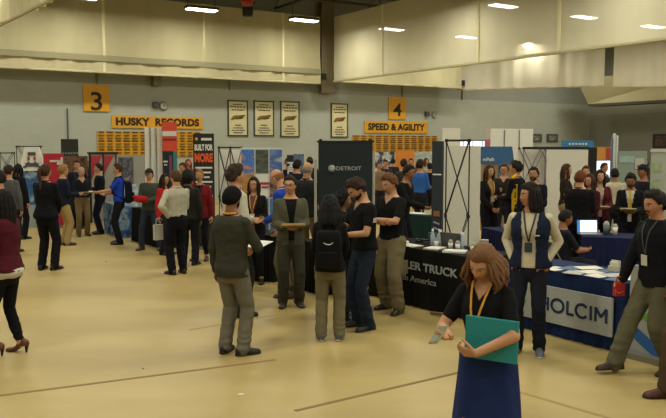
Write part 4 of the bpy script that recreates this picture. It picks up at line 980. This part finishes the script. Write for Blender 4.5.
        for i in range(15):
            z = 1.06 - (1.06-.42)*i/14; rx, ry, yc = prof(sex, max(z, .90)); rx = max(rx, .128 if z > .98 else .188); f = max(0, .98-z)
            fl = .15*f; amp = .010*min(1, max(0, (1.04-z)*3)); rx = rx+.012+fl*.6; ry = ry+.012+fl*.5
            rs.append([UP @ V(((rx+amp*sin(j*5*2*pi/N*1.0+z*3))*cos(2*pi*j/N), yc+(ry+amp*cos(j*6*2*pi/N))*sin(2*pi*j/N), z)) if z > .95 else V(((rx+amp*sin(j*5*2*pi/N+z*3))*cos(2*pi*j/N), yc+(ry+amp*cos(j*6*2*pi/N))*sin(2*pi*j/N), z))+DZ for j in range(N)])
        b.rings(rs); b.build('skirt', lm, root, True)
    # top
    if tk:
        slim = {'shirt': .012, 'tee': .012, 'jacket': .022, 'coat': .03, 'vest': .03, 'blazer': .022}[tk]*(1 if not fem else .85)
        z0 = hem if hem is not None else {'shirt': .99, 'tee': .93, 'jacket': .86, 'coat': .78, 'vest': .86, 'blazer': .82}[tk]
        op = tk in ('blazer', 'coat', 'vest') and inner
        if op:
            b = MB(); torso(b, .008, .90, 1.455)
            if tk == 'vest':
                for (S, E, T) in A: b.cone(S, .057, E, .050, n_); b.cone(E, .050, E.lerp(T, .95), .040, n_)
            me = remesh(b, v*1.1, 2); link('shirt', me, cloth(inner), root)
        b = MB(); torso(b, slim, z0, 1.462 if not collar else 1.49, flare=.02 if tk in ('blazer', 'coat', 'jacket') else .01)
        for (S, E, T) in A:
            sl = sleeve if tk != 'vest' else 0
            b.cone(S, (.050+slim*.5) if sl else .047, S.lerp(E, min(1, sl*2) if sl < .5 else 1) if sl else S+(E-S)*.02, (.048+slim*.5) if sl else .045, n_)
            if sl > .5: b.cone(E, .050+slim*.5, E.lerp(T, (sl-.5)*2*.97), .037+slim*.4 + (.008 if tk == 'shirt' else 0), n_)
        me = remesh(b, v*1.1, 2)
        if dist < 17:
            wrinkle(me, lambda p: .007*noise.noise(V((p.x*8, p.y*8, p.z*13))) + .003*noise.noise(p*26))
        wv = {'blazer': .045, 'coat': .06, 'vest': .085}.get(tk, 0)
        def pred(c):
            u = UPI @ c
            if op and u.y > .03 and abs(u.x) < (wv*sstep(1.5, 1.1, u.z)*.6 + wv*.25 + max(0, u.z-1.2)*.28) and u.z < 1.55: return True
            if not op and collar != 'crew' and tk in ('shirt', 'tee') and u.y > .02 and u.z > 1.35 and abs(u.x) < (u.z-1.37)*.75: return True
            return False
        cull(me, pred)
        o = link({'tee': 'shirt', 'blazer': 'jacket'}.get(tk, tk), me, cloth(top), root)
        if op or dist < 8: md = o.modifiers.new('t', 'SOLIDIFY'); md.thickness = .006; md.offset = -1
        if tk in ('shirt', 'jacket') and collar is None and dist < 16:
            c = MB(); pts = [UP @ V((.072*cos(a), -.012+.068*sin(a), 1.478-.035*max(0, sin(a))**3)) for a in [pi/2+.35+(2*pi-.7)*j/12 for j in range(13)]]
            c.tube(pts, .013, 6); c.build('collar', cloth(top), root, True)
    # shoes
    for i, (h_, k_, a_, ty, an) in enumerate(Lg):
        hl_ = {'heel': .075}.get(sk, 0); sb, ss = shoe((-1, 1)[i], hl_, sk == 'boot'); an = a_
        X_ = M.Translation((an.x, an.y, max(0, an.z-.085-(0 if not hl_ else 0)))) @ M.Rotation(rad(-ty), 4, 'Z')
        xform(sb, X_); so = sb.build('shoe', mat(shoes, .45), root, True); xform(ss, X_); ss.build('sole', mat('#b0aca0' if sk == 'sneaker' else '#15110d', .6), so, True)
    if lanyard:
        zb = 1.16; yb = front(sex, zb, 0, .036)
        for sd in (-1, 1):
            b = MB(); pts = []
            for q in range(9):
                z = 1.475 + (zb+.02-1.475)*q/8; xx = sd*(.062*(1-q/8)+.004); pts.append(UP @ V((xx, front(sex, z, xx, .030 if z < 1.4 else .034 - (z-1.4)*.1), z)))
            bk = [UP @ V((sd*.05, -.075, 1.487)), UP @ V((sd*.075, -.03, 1.485))]
            pts = bk + pts
            for q in range(len(pts)-1): b.cone(pts[q], .0085, pts[q+1], .0085, 6, flat=((0, 1, 0), .35), caps=1)
            b.build('lanyard', mat(lanyard, .7), root)
        bx = MB(); bx.box((0, yb+.006, zb-.045), (.075, .006, .1), UP); bx.build('name_badge', mat(badge or '#b9b6a6', .5), root)
    MW = M.Translation((x, Y, 0)) @ M.Rotation(pi+rad(face), 4, 'Z') @ M.Scale(s, 4)
    return dict(root=root, MW=MW, UP=MW @ UP, HM=MW @ HM, A=[[MW @ q for q in a] for a in A], s=s, sex=sex, hmat=hm)
def held(name, label, cat, P_, pos, dims, m, rx=0, ry=0, rz=0, frame='UP', bev=.003):
    """thing held at a place given in the person's own frame"""
    X_ = P_[frame] @ M.Translation(pos) @ M.Rotation(rad(rz), 4, 'Z') @ M.Rotation(rad(rx), 4, 'X') @ M.Rotation(rad(ry), 4, 'Y')
    o = box(name, (0, 0, 0), dims, m, None, bev); o.matrix_world = X_; return tag(o, label, cat)

# ---------------------------------------------------------------- the foreground woman
SK1, SK2, SK3, SK4 = '#b58562', '#a87554', '#8a5a3c', '#5b3a28'
WH_, OR_ = '#bcb9a8', '#c58a1c'
wA = person('woman with wavy brown bob looking down at a phone, yellow lanyard round her neck', 489, 238, placeY=4.6, face=-38, lean=4, feet=((-.06, 0, -5), (.06, .02, 5)), sex='f', skin=SK1, hair='#6e4e32', hs='bob', top='#100f0f', tk='tee', sleeve=.34, leg='#1d2b56', lk='skirt',
    arms=(((-.075, .29, 1.085), (-1, .35, -.7)), ((.085, .33, 1.18), (.8, -.3, -.6))), hyaw=-4, hpitch=26, hroll=-8, lanyard=OR_, badge='#7d6a4c', curl=(.75, .55), nrm=((.5, -.5, .3), (-.2, -.3, .9)), hdir=((.9, .25, .05), (.2, .9, .15)), hem=1.0)
b = MB(); b.box((0, 0, 0), (.33, .012, .275)); b.box((0, -.012, .0), (.33, .008, .275)); b.box((-.165, -.006, 0), (.008, .02, .275))
fo = b.build('folder', mat('#1c7f80', .45)); fo.matrix_world = wA['UP'] @ M.Translation((-.128, .192, 1.155)) @ M.Rotation(rad(13), 4, 'Z') @ M.Rotation(rad(-3), 4, 'Y'); tag(fo, 'teal folder held against the black top of the foreground woman', 'folder')
md = fo.modifiers.new('bevel', 'BEVEL'); md.width = .003
hp = wA['A'][1][2]; ph = thing('phone', 'phone in a pale case held out by the foreground woman', 'phone'); ph.matrix_world = wA['UP'] @ M.Translation((.10, .45, 1.22)) @ M.Rotation(rad(-28), 4, 'X') @ M.Rotation(rad(18), 4, 'Y')
box('case', (0, 0, 0), (.078, .155, .009), mat('#8d8456', .5), ph, .004); box('screen', (0, 0, .006), (.068, .142, .003), mat('#5c6146', .25), ph)

# ---------------------------------------------------------------- right front
wB = person('woman in navy vest over cream fleece with dark chin-length hair, looking left', 537, 183, 353, fx=528, face=-22, sex='f', skin=SK2, hair='#17100d', hs='bob', top='#171f33', tk='vest', inner='#bfb59a', leg='#191b26', lk='jeans', shoes='#53565a', sk='sneaker', wide=1.16, arms=('pocket', 'pocket'), hyaw=-55, lanyard='#27303a', badge='#27303a', tail=.2, hem=.90)
bmix('white_logo', [((-.085, .163, 1.24), (.05, .006, .010))], mat('#b9b9b9'), wB['root'])
mW = person('moustached man in black jacket and olive trousers walking left past the HOLCIM table', 651, 187, 372, fx=654, face=-72, skin=SK2, hair='#1a130f', hs='thick', top='#121216', tk='jacket', leg='#57543f', lk='trousers', loose=1.08, shoes='#35210f', sk='boot', wide=1.08, arms=((( -.25, .0, .88), (-.5, -.8, 0)), ((.22, .22, .90), (.6, -.7, -.2))), hpitch=6, lean=3, beard='moustache', lanyard='#3a3a40', badge='#b9b4a0', feet=((-.11, -.10, -6), (.10, .38, 6)), drop=.03, collar='up')
b = MB(); b.box((0, 0, -.03), (.05, .1, .12)); b.tube([(0, -.04, .03), (0, -.02, .09), (0, .02, .09), (0, .04, .03)], .008); o = b.build('red_pouch', mat('#a52420', .6)); o.matrix_world = mW['MW'] @ M.Translation((.21, .26, .80)); tag(o, 'small red pouch held by the walking moustached man', 'pouch')
person('person at the right edge with only a brown shoe and sleeve in view', 694, 178, 401, fx=694, face=-85, skin=SK2, top='#5d4b38', tk='coat', inner='#2a2a2a', leg='#4a3a2a', shoes='#4a2413', arms=('down', 'down'), feet=((-.1, .05, 0), (.1, .17, 0)), hs='short', brows=False)

# ---------------------------------------------------------------- middle group
mT = person('man in grey-olive suit jacket and black head wrap seen from behind, papers in hand', 233, 187, 354, fx=233, face=150, skin=SK3, hair='#100e10', hs='turban', top='#35352b', tk='jacket', leg='#696455', lk='trousers', shoes='#14110e', wide=1.0, arms=('down', ((.10, .30, 1.10), (.8, -.5, -.5))), beard='full', collar=None, hem=.83, feet=((-.1, 0, -12), (.12, .02, 30)))
b = MB(); b.tube([(.075*cos(a), -.01+.08*sin(a), 1.487) for a in [pi+.2+(pi-.4)*j/8 for j in range(9)]], .011); o = b.build('lanyard', mat(OR_, .7), mT['root'])
held('paper_sheets', 'white papers held out by the man in the black head wrap', 'papers', mT, (.06, .40, 1.12), (.2, .26, .006), PAP, rx=10)
person('tall brown-haired man in white shirt behind the man with the head wrap', 237, 165, 316, fx=236, face=130, skin=SK1, hair='#2f2014', hs='thick', top='#b3ad98', tk='shirt', leg='#23221f', arms=('hold', 'down'), hyaw=-10)
wG = person('smiling long-haired woman with glasses in a black cardigan', 256, 177, 283, fx=255, face=-8, sex='f', skin=SK1, hair='#1d130e', hs='long', tail=.3, top='#15120f', tk='blazer', inner='#6c4038', leg='#16151a', lk='slim', shoes='#2b1c15', arms=('hold', 'hold'), glasses=1, smile=True, lanyard='#b08a4a')
mB = person('balding man in royal blue shirt leaning over behind the grey-olive blazer', 285, 166, 297, fx=291, face=-115, skin=SK1, hair='#7a5436', hs='bald', top='#1e3f9a', tk='shirt', leg='#5d5138', lk='wide', shoes='#2e1c12', sk='boot', lean=14, arms=('hold', 'low'), hpitch=15, hyaw=-10)
mG = person('man with glasses in a grey-olive blazer over black tee holding a tan clipboard', 289, 176, 306, fx=291, face=8, skin=SK1, hair='#241a12', hs='short', top='#4f4e3e', tk='blazer', inner='#121212', leg='#3a382d', lk='trousers', shoes='#33251a', sk='boot', arms=(((-.09, .26, 1.10), (-.45, -.6, -.8)), ((.08, .26, 1.10), (.45, -.6, -.8))), glasses=1, hyaw=-20, hem=.84)
held('clipboard', 'tan clipboard held in both hands by the man in the grey-olive blazer', 'clipboard', mG, (0, .37, 1.13), (.3, .22, .03), mat('#9c7c4c', .6), rx=14)
pB_ = person('black-haired person in black jacket and khaki trousers, backpack on, seen from behind', 328, 197, 340, fx=330, face=176, sex='f', skin=SK3, hair='#0c0b0a', hs='backhair', top='#141413', tk='jacket', leg='#6f664e', lk='trousers', shoes='#4b4c49', sk='sneaker', arms=('low', 'low'), wide=1.0, hpitch=12)
def backpack(P_, label, col, swoosh=False):
    r = thing('backpack', label, 'backpack'); r.matrix_world = P_['UP']
    b = MB(); b.rings([[V((sx*.15*(1-.18*k)*1.0, -.135 - (.15*(1-.25*k) if sy < 0 else 0), z)) for sx, sy in ((-1,1),(-1,-1),(1,-1),(1,1))] for z, k in ((.90, .25), (.96, 0), (1.22, .05), (1.33, .35), (1.37, .8))])
    o = b.build('pack_body', cloth(col), r, False); md = o.modifiers.new('b', 'BEVEL'); md.width = .03; md.segments = 3
    for q in o.data.polygons: q.use_smooth = True
    b = MB(); b.box((0, -.30, 1.03), (.23, .05, .2)); o = b.build('front_pocket', cloth(col), r); md = o.modifiers.new('b', 'BEVEL'); md.width = .018; md.segments = 2
    for sd in (-1, 1):
        b = MB(); pts = [(sd*.085, -.14, 1.33), (sd*.09, -.06, 1.475), (sd*.095, .06, 1.44), (sd*.11, .14, 1.30), (sd*.13, .13, 1.12), (sd*.15, -.12, .98)]
        for q in range(5): b.cone(pts[q], .022, pts[q+1], .022, 7, flat=((0, 1, 0), .5), caps=1)
        b.build('shoulder_strap', cloth(col), r)
    b = MB(); b.tube([(-.03, -.15, 1.37), (0, -.16, 1.41), (.03, -.15, 1.37)], .007); b.build('top_loop', cloth(col), r)
    if swoosh:
        b = MB(); pts = [(.055, .012), (.03, -.008), (.0, -.012), (-.03, -.004), (-.055, .010)]
        for q in range(4): b.cone((-pts[q][0]*-1, -.288, 1.225+pts[q][1]), .003+.004*(1-abs(q-2)/3), (pts[q+1][0], -.288, 1.225+pts[q+1][1]), .003+.003*(1-abs(q-1)/3), 6, flat=((0, 1, 0), .4), caps=1)
        b.build('white_swoosh', mat('#c4c4c0', .5), r)
backpack(pB_, 'black backpack with a small white swoosh mark worn by the curly-haired person', '#0f0f0f', True)
person('curly-haired person in black hidden between the backpack wearer and bearded man', 344, 190, 320, fx=342, face=95, sex='f', skin=SK3, hair='#100d0c', hs='curly', top='#15151a', tk='jacket', leg='#20242e', lk='jeans', shoes='#17130f', sk='boot', arms=('low', 'low'))
mD = person('bearded man in black tee and dark blue jeans looking down at a tablet', 362, 176, 328, fx=364, face=-62, skin=SK1, hair='#2a1a10', hs='thick', top='#101011', tk='tee', sleeve=.33, leg='#1f2735', lk='jeans', shoes='#16130f', beard='full', arms=(((-.07, .30, 1.12), (-.7, -.5, -.7)), ((.07, .32, 1.12), (.7, -.3, -.7))), hpitch=30, wide=1.07, lean=3, hem=.92, hyaw=-5)
held('tablet', 'dark tablet in the hands of the bearded man in the black tee', 'tablet', mD, (0, .42, 1.15), (.2, .26, .012), mat('#33383c', .3), rx=16)
bmix('white_sleeve_patch', [((-.235, .01, 1.27), (.012, .05, .05))], mat('#a9a9a4'), mD['root'])
mC = person('man in black polo with folded arms and khaki cargo trousers at the DAIMLER table', 389, 173, 311, fx=391, face=-42, skin=SK1, hair='#5a3a20', hs='thick', top='#121213', tk='tee', sleeve=.36, leg='#6d6348', lk='wide', shoes='#2b1d13', sk='boot', arms=(((.06, .22, 1.18), (-1, .1, -.5)), ((-.05, .20, 1.14), (1, .1, -.5))), hpitch=18, hyaw=-8, feet=((-.16, .05, -10), (.14, -.08, 10)), hem=.92)
bmix('cargo_pocket', [((-.185, .0, .58), (.03, .16, .17))], cloth('#655b42'), mC['root'])
person('older bald man in dark grey jacket and khakis behind the DETROIT backdrop edge', 307, 162, ppm=56, face=150, skin=SK1, hair='#8a8378', hs='bald', top='#26282a', tk='jacket', leg='#6a5c40', wide=1.1, arms=('hold', 'hold'))

# ---------------------------------------------------------------- far left group
pL = person('long-haired woman in burgundy jacket and black trousers with brown heels at the left edge', 7, 190, 354, fx=10, face=-98, sex='f', skin=SK1, hair='#0c0909', hs='long', tail=.42, top='#47141e', tk='jacket', leg='#121114', lk='slim', shoes='#5b3018', sk='heel', arms=('hold', 'low'), hem=.90, wide=1.08, feet=((-.09, .10, -4), (.09, -.08, 6)))
b = MB(); rs = []
for z in (.84, .93):
    rx, ry, yc = prof('f', z); rs.append([V(((rx+.035-(z-.84)*.1)*cos(2*pi*j/26), yc+(ry+.034)*sin(2*pi*j/26), z+.008*sin(j*1.7))) for j in range(26)])
b.rings(rs); b.build('white_shirt_hem', cloth('#b9b5a2'), pL['root'], True)
held('paper_sheets', 'pale papers held at the waist by the woman in burgundy', 'papers', pL, (-.03, .36, 1.0), (.22, .28, .008), PAP, rx=20)
person('man in black suit with white collar cut by the left edge of the photo', -1, 171, ppm=62, face=-100, skin=SK1, hair='#1a120d', hs='thick', top='#121214', tk='blazer', inner=WH_, leg='#141416', arms=('down', 'hold'))
person('person in a plain grey jacket behind the black-suited man at the left edge', 8, 165, ppm=49, face=170, skin=SK2, hair='#221710', hs='short', top='#4a4a4a', tk='jacket', leg='#202024')
person('black-haired woman in black facing the white tapered tower at far left', 17.5, 164, ppm=43, face=160, sex='f', skin=SK2, hair='#0e0c0c', hs='long', tail=.25, top='#131317', tk='jacket', leg='#131317')
pP = person('woman in black with a long brown ponytail, seen from behind', 50, 164, 270, fx=48, face=168, sex='f', skin=SK2, hair='#38220f', hs='pony', tail=.32, top='#101014', tk='jacket', leg='#121216', lk='trousers', shoes='#15110e', arms=('low', 'low'), wide=1.12, hyaw=-14)
person('blond man in navy jacket and tan khakis facing right beside the ponytail woman', 63, 165, 245, fx=65, face=125, skin=SK1, hair='#8a6136', hs='thick', top='#151a2a', tk='jacket', leg='#9a8453', shoes='#17120e', arms=('hold', 'hold'))
person('man in navy with a white name badge behind the blond man in khakis', 77, 160.5, ppm=38, face=12, skin=SK1, hair='#2b1c11', hs='short', top='#161a28', tk='jacket', leg='#181820', lanyard='#2a3a5a', badge='#c2c0b4')
pW = person('white-haired man in dark top and khakis holding a flat folder', 84, 167.5, 236, fx=83, face=32, skin=SK1, hair='#a39b88', hs='short', top='#1a1b22', tk='shirt', leg='#6e5c3c', shoes='#2a1b11', arms=('hold', 'hold'))
held('flat_folder', 'pale flat folder in the hands of the white-haired man', 'folder', pW, (.0, .40, 1.14), (.3, .22, .02), mat('#8f8a7c'), rx=8)
person('man in black suit facing left next to the white-haired man', 99, 163.5, ppm=40.5, face=-70, skin=SK1, hair='#17110d', hs='short', top='#11131c', tk='jacket', leg='#141723', arms=('hold', 'hold'))
person('dark-haired woman half hidden behind the white-haired man', 90, 161, ppm=32, face=-15, sex='f', skin=SK2, hair='#16100c', hs='long', top='#20202a', tk='jacket', leg='#20202a')
pU = person('man in royal blue polo and black trousers facing left, papers in hand', 116, 163.5, 244, fx=120, face=-78, skin=SK1, hair='#3d2816', hs='short', top='#1c3fa5', tk='tee', sleeve=.38, leg='#16161c', shoes='#15110e', arms=('reach', 'hold'))
held('paper_sheets', 'white papers passed by the man in the royal blue polo', 'papers', pU, (.0, .50, 1.14), (.2, .24, .01), PAP, rx=10)
backpack(pU, 'black backpack on the man in the royal blue polo', '#14141c')
pR = person('man in cap and grey-olive jacket holding a bright red bag beside the white panels', 150, 169, 250, fx=151, face=-8, skin=SK1, hair='#3a2a1c', hs='short', cap='#2e2a26', top='#3c443a', tk='jacket', leg='#2a3340', lk='jeans', shoes='#4a3120', sk='boot', arms=('hold', 'hold'), feet=((-.2, 0, -14), (.2, .02, 14)), glasses=1)
b = MB(); b.ell((0, 0, 0), (.17, .09, .075), 12, 8); b.ell((.12, .0, .05), (.07, .06, .03), 10, 6); o = b.build('red_bag', cloth('#a01c22'), None, True); o.matrix_world = pR['UP'] @ M.Translation((.05, .36, 1.13)); tag(o, 'bright red cloth bag held by the man in the cap', 'bag')
person('person in a bright red top half hidden behind the white-shirted man', 164, 174, ppm=50, face=60, sex='f', skin=SK2, hair='#1c130e', hs='long', top='#a81f26', tk='jacket', leg='#1e1e24')
mS = person('man in pale grey-white shirt and black trousers, hand on hip, seen from behind', 179, 170.5, 274, fx=178, face=-140, skin=SK1, hair='#4a331d', hs='short', top='#aaa893', tk='shirt', leg='#121218', lk='trousers', shoes='#35200f', arms=('hip', 'hold'), wide=1.1, hyaw=12, hem=.99)
b = MB(); b.rings([[V((x, y, z)) for x, y in ((-.08,-.03),(.08,-.03),(.08,.03),(-.08,.03))] for z in (0, .26)]); b.tube([(-.04, 0, .26), (-.03, 0, .36), (.03, 0, .36), (.04, 0, .26)], .006); o = b.build('plastic_bag', mat('#aba89a', .5)); q = G(166, 262); o.location = (q.x, q.y, .42); o.matrix_world = mS['MW'] @ M.Translation((-.23, .24, .58)); tag(o, 'white plastic bag hanging beside the white-shirted man', 'bag')
person('short black-haired person in dark grey behind the white-shirted man', 190, 170.5, 265, fx=189, face=170, skin=SK4, hair='#0f0c0b', hs='curly', top='#23231f', tk='jacket', leg='#191920', shoes='#15110e')
person('brown-haired man in dark clothes behind the white-shirted man, only head showing', 183, 163, ppm=39, face=-30, skin=SK1, hair='#3c2412', hs='thick', top='#2c2a28', tk='jacket', leg='#202024')
person('red-haired person in the distance left of the BUILT FOR MORE banner', 188, 159, ppm=33, face=30, sex='f', skin='#b5745a', hair='#7a3820', hs='long', top='#8c3a30', tk='tee', leg='#23232a')
wR = person('woman in dark red open jacket over black top holding a white cup', 206, 169, 260, fx=201, face=-6, sex='f', skin=SK1, hair='#8a5c34', hs='bun', top='#6e1a1e', tk='blazer', inner='#101014', leg='#121218', lk='slim', shoes='#4b3420', arms=('down', 'cup'), lanyard='#1c1c22', badge='#bdbab0')
cp = cup('white cup in the hand of the woman in the dark red jacket', V((0, 0, 0)), 0, .13, .04); cp.matrix_world = wR['UP'] @ M.Translation((.13, .37, 1.17))

# ---------------------------------------------------------------- behind the backdrop
person('dark-haired person in dark blue just left of the older bald man', 297, 160, ppm=43, face=150, skin=SK2, hair='#120e0c', hs='thick', top='#16181f', tk='jacket', leg='#1b1b20')
person('dark-haired person in black behind the older bald man', 288, 158, ppm=37, face=20, skin=SK2, hair='#15100d', hs='short', top='#15161c', tk='jacket', leg='#1b1b20')
person('brown-haired person half hidden behind the older bald man', 310, 157, ppm=35, face=-160, skin=SK2, hair='#2a1c12', hs='short', top='#22252a', tk='jacket', leg='#1b1b20')
person('man in black shirt bending over the far side of the DAIMLER table', 407, 164, ppm=57, face=60, skin=SK3, hair='#14100e', hs='short', top='#111113', tk='shirt', leg='#18181c', lean=10, arms=('hold', 'reach'), wide=1.1, X=1.2)
person('man in bright blue shirt facing away beside the dark slate tower', 420, 160, ppm=41, face=140, skin=SK2, hair='#1f1610', hs='thick', top='#2c5a9e', tk='shirt', leg='#1c1c22', arms=('hold', 'hold'))
person('person in a long dark grey coat left of the bright blue shirt', 404, 159, ppm=39, face=-170, skin=SK2, hair='#241a12', hs='short', top='#2d2c2a', tk='coat', inner=None, leg='#1c1c22', wide=1.15)
FAR = [(379, 162, 33, 20, 'm', '#7a6248', '#4a3420', 'tan jacket, nearest the white edge of the DETROIT backdrop'), (386, 160, 30, -20, 'm', '#2c2b30', '#15100d', 'charcoal, behind the cargo-trouser man head'), (393, 158.5, 28, 160, 'm', '#1f2026', '#17110d', 'black, in the distance below the record plates'),
       (411, 158.5, 29, -10, 'm', '#5a4038', '#3a2012', 'brown, between the grey coat and the bright blue shirt'), (426, 158, 28, 30, 'f', '#8a8a78', '#3c2a1a', 'pale grey, just left of the dark slate tower'), (430, 163, 34, 200, 'm', '#16161a', '#120e0c', 'black, touching the dark slate tower')]
for px, hy, pm, fc, sx, tp, hr, lb in FAR:
    person('distant person in ' + lb, px, hy, ppm=pm, face=fc, sex=sx, skin=SK2, hair=hr, hs='short' if sx == 'm' else 'long', top=tp, tk='jacket', leg='#1c1c22', group='distant visitors behind the backdrops')

# ---------------------------------------------------------------- right crowd
wS = person('curly-haired woman in black suit with yellow lanyard and badge, hands clasped', 489, 165, ppm=51, face=22, sex='f', skin=SK1, hair='#3a2413', hs='mid', top='#141416', tk='blazer', inner='#8f6f45', leg='#15151a', arms=('low', 'low'), lanyard='#b58a3a', badge='#bbb7a8', smile=True)
person('brown-haired man with glasses facing the camera beside the black and yellow jacket', 504, 164, ppm=46, face=-15, skin=SK1, hair='#4a2f1a', hs='thick', top='#2a231c', tk='shirt', leg='#1d1d22', arms=('hold', 'cup'), glasses=1)
mY = person('man with dark hair in a black jacket with a yellow side panel, facing left', 517, 161, ppm=53, face=-128, skin=SK2, hair='#17100c', hs='thick', top='#121216', tk='jacket', leg='#15151a', arms=('hold', 'hold'), wide=1.12)
b = MB(); rs = []
for i in range(8):
    z = .86 + .5*i/7; rx, ry, yc = prof('m', z); rx = rx*1.12+.036; ry = ry*1.06+.036; rs.append([V((rx*k*cos(a), yc+ry*k*sin(a), z)) for a, k in ((pi*1.02, 1), (pi*1.22, 1), (pi*1.22, .93), (pi*1.02, .93))])
b.rings(rs); b.build('yellow_side_panel', cloth('#c29a1c'), mY['root'])
b = MB(); b.cone((-.19, -.02, 1.47), .03, (-.06, -.02, 1.52), .02, 8); b.build('yellow_shoulder_stripe', cloth('#c29a1c'), mY['root'])
person('bearded dark-haired man in navy jacket above the vest woman head', 534, 167, ppm=56, face=-30, skin=SK2, hair='#15100d', hs='short', beard='full', top='#14161f', tk='jacket', leg='#16161c', arms=('hold', 'down'), wide=1.08)
wK = person('woman with long brown hair in black and gold tee and khaki trousers facing right', 566, 164, ppm=48, face=62, sex='f', skin=SK1, hair='#3b2614', hs='long', tail=.22, top='#26200f', tk='tee', sleeve=.34, leg='#80714d', arms=('hold', 'hold'))
person('broad red-haired man in black jacket seen from behind', 580, 171, ppm=60, face=140, skin=SK1, hair='#5a2d17', hs='short', top='#101013', tk='jacket', leg='#121216', arms=('hold', 'hold'), wide=1.18)
person('woman with glasses in maroon top facing the red-haired man', 590.5, 174, ppm=57, face=-48, sex='f', skin=SK1, hair='#3a2216', hs='mid', top='#3c1418', tk='shirt', leg='#17171c', glasses=1, smile=True, arms=('low', 'hold'))
wM = person('dark-haired woman in maroon blazer over pale blouse holding a white sheet', 600, 170, ppm=55, face=-8, sex='f', skin=SK1, hair='#1c120e', hs='mid', top='#4a151d', tk='blazer', inner='#a18d7c', leg='#121216', smile=True, arms=('hold', 'hold'))
held('paper_sheets', 'white sheet held low by the woman in the maroon blazer', 'papers', wM, (.02, .38, 1.1), (.24, .2, .008), PAP, rx=12)
person('brown-haired man between the long-haired woman and the woman with glasses', 586, 166, ppm=47, face=-10, skin=SK1, hair='#3f2716', hs='short', top='#2b2320', tk='shirt', leg='#17171c')
person('man in cream shirt seen from behind left of the yellow-tie man', 615, 168.5, ppm=48, face=172, skin=SK3, hair='#14100d', hs='short', top='#b1aa92', tk='shirt', leg='#1c1c22', arms=('hold', 'hold'), wide=1.1)
mP = person('man in black suit, pale shirt and yellow tie looking down at a cream pad', 631, 173, ppm=58, face=-22, skin=SK3, hair='#14100e', hs='thick', top='#121217', tk='blazer', inner=WH_, leg='#121217', beard='full', hpitch=18, arms=('hold', 'hold'))
b = MB(); b.rings([[V((x*k, front('m', z, 0, .020)+y, z)) for x, y in ((-.028,0),(.028,0),(.028,.012),(-.028,.012))] for z, k in ((1.1, 1), (1.3, .8), (1.43, .5), (1.46, .8))]); b.build('yellow_tie', mat('#b8982c', .6), mP['root'])
held('notepad', 'cream notepad held by the man in the yellow tie', 'notepad', mP, (.02, .40, 1.14), (.26, .2, .02), mat('#a89f78', .7), rx=15)
person('dark-suited man in a dark cap right of the yellow-tie man, facing left', 644, 165, ppm=53, face=-75, skin=SK3, hair='#171210', hs='short', cap='#1c1c22', top='#17171c', tk='jacket', leg='#131317', wide=1.05, arms=('hold', 'hold'))
FAR2 = [(496, 160, 37, 10, 'm', '#7c6c50', '#2d1d12', 'tan, behind the curly-haired woman in the black suit'), (611, 160, 35, -100, 'm', '#5c7596', '#2d1f16', 'light blue shirt before the bright screen'), (619, 159, 31, 170, 'm', '#3a3a40', '#1b130e', 'dark grey, just right of the light blue shirt'),
        (625, 161, 34, 20, 'm', '#77765f', '#3a2a1a', 'grey-green, left of the bright red shirt'), (632, 160.5, 33, 160, 'm', '#ad2a20', '#241610', 'bright red shirt under the pale cards'), (639, 159, 31, -20, 'f', '#6c4a30', '#3a2414', 'brown, right of the bright red shirt'), (604, 163, 38, 40, 'm', '#2b2a2e', '#2a1a10', 'black, above the maroon blazer woman'),
        (645, 158.5, 30, 10, 'f', '#38424a', '#241a12', 'slate grey, farthest right by the large white banner'), (549, 162, 34, 20, 'm', '#26262a', '#1a120d', 'black, against the white pop-up panels')]
for px, hy, pm, fc, sx, tp, hr, lb in FAR2:
    person('distant person in ' + lb, px, hy, ppm=pm, face=fc, sex=sx, skin=SK2, hair=hr, hs='short' if sx == 'm' else 'long', top=tp, tk='shirt' if sx == 'm' else 'jacket', leg='#1c1c22', group='distant visitors behind the right-hand booths')

# seated person at the laptop
SX, SY = 3.33, 10.95
person('seated person with short dark hair in a dark shirt typing at the laptop', 563, 212, placeY=SY, X=SX, face=100, skin=SK3, hair='#130f0d', hs='short', top='#16171f', tk='tee', sleeve=.4, leg='#17171c', H=1.68, seat=1, drop=.43, feet=((-.12, .42, 0), (.12, .40, 0)), arms=(((-.08, .36, 1.14), (-.6, -.2, -.8)), ((.08, .36, 1.14), (.6, -.2, -.8))), hpitch=14, brows=False)
ch = thing('folding_chair', 'dark folding chair under the seated person at the laptop', 'chair', (SX, SY, 0), pi+rad(100))
box('seat', (0, -.02, .375), (.40, .40, .03), mat('#23232a', .6), ch, .008); box('backrest', (0, -.25, .72), (.40, .03, .2), mat('#23232a', .6), ch, .01)
for sx in (-1, 1):
    b = MB(); b.cone((sx*.19, -.25, .80), .011, (sx*.19, .2, .01), .011, 8); b.build('leg', GREYM, ch); b = MB(); b.cone((sx*.17, .1, .37), .011, (sx*.17, -.25, .01), .011, 8); b.build('leg', GREYM, ch)
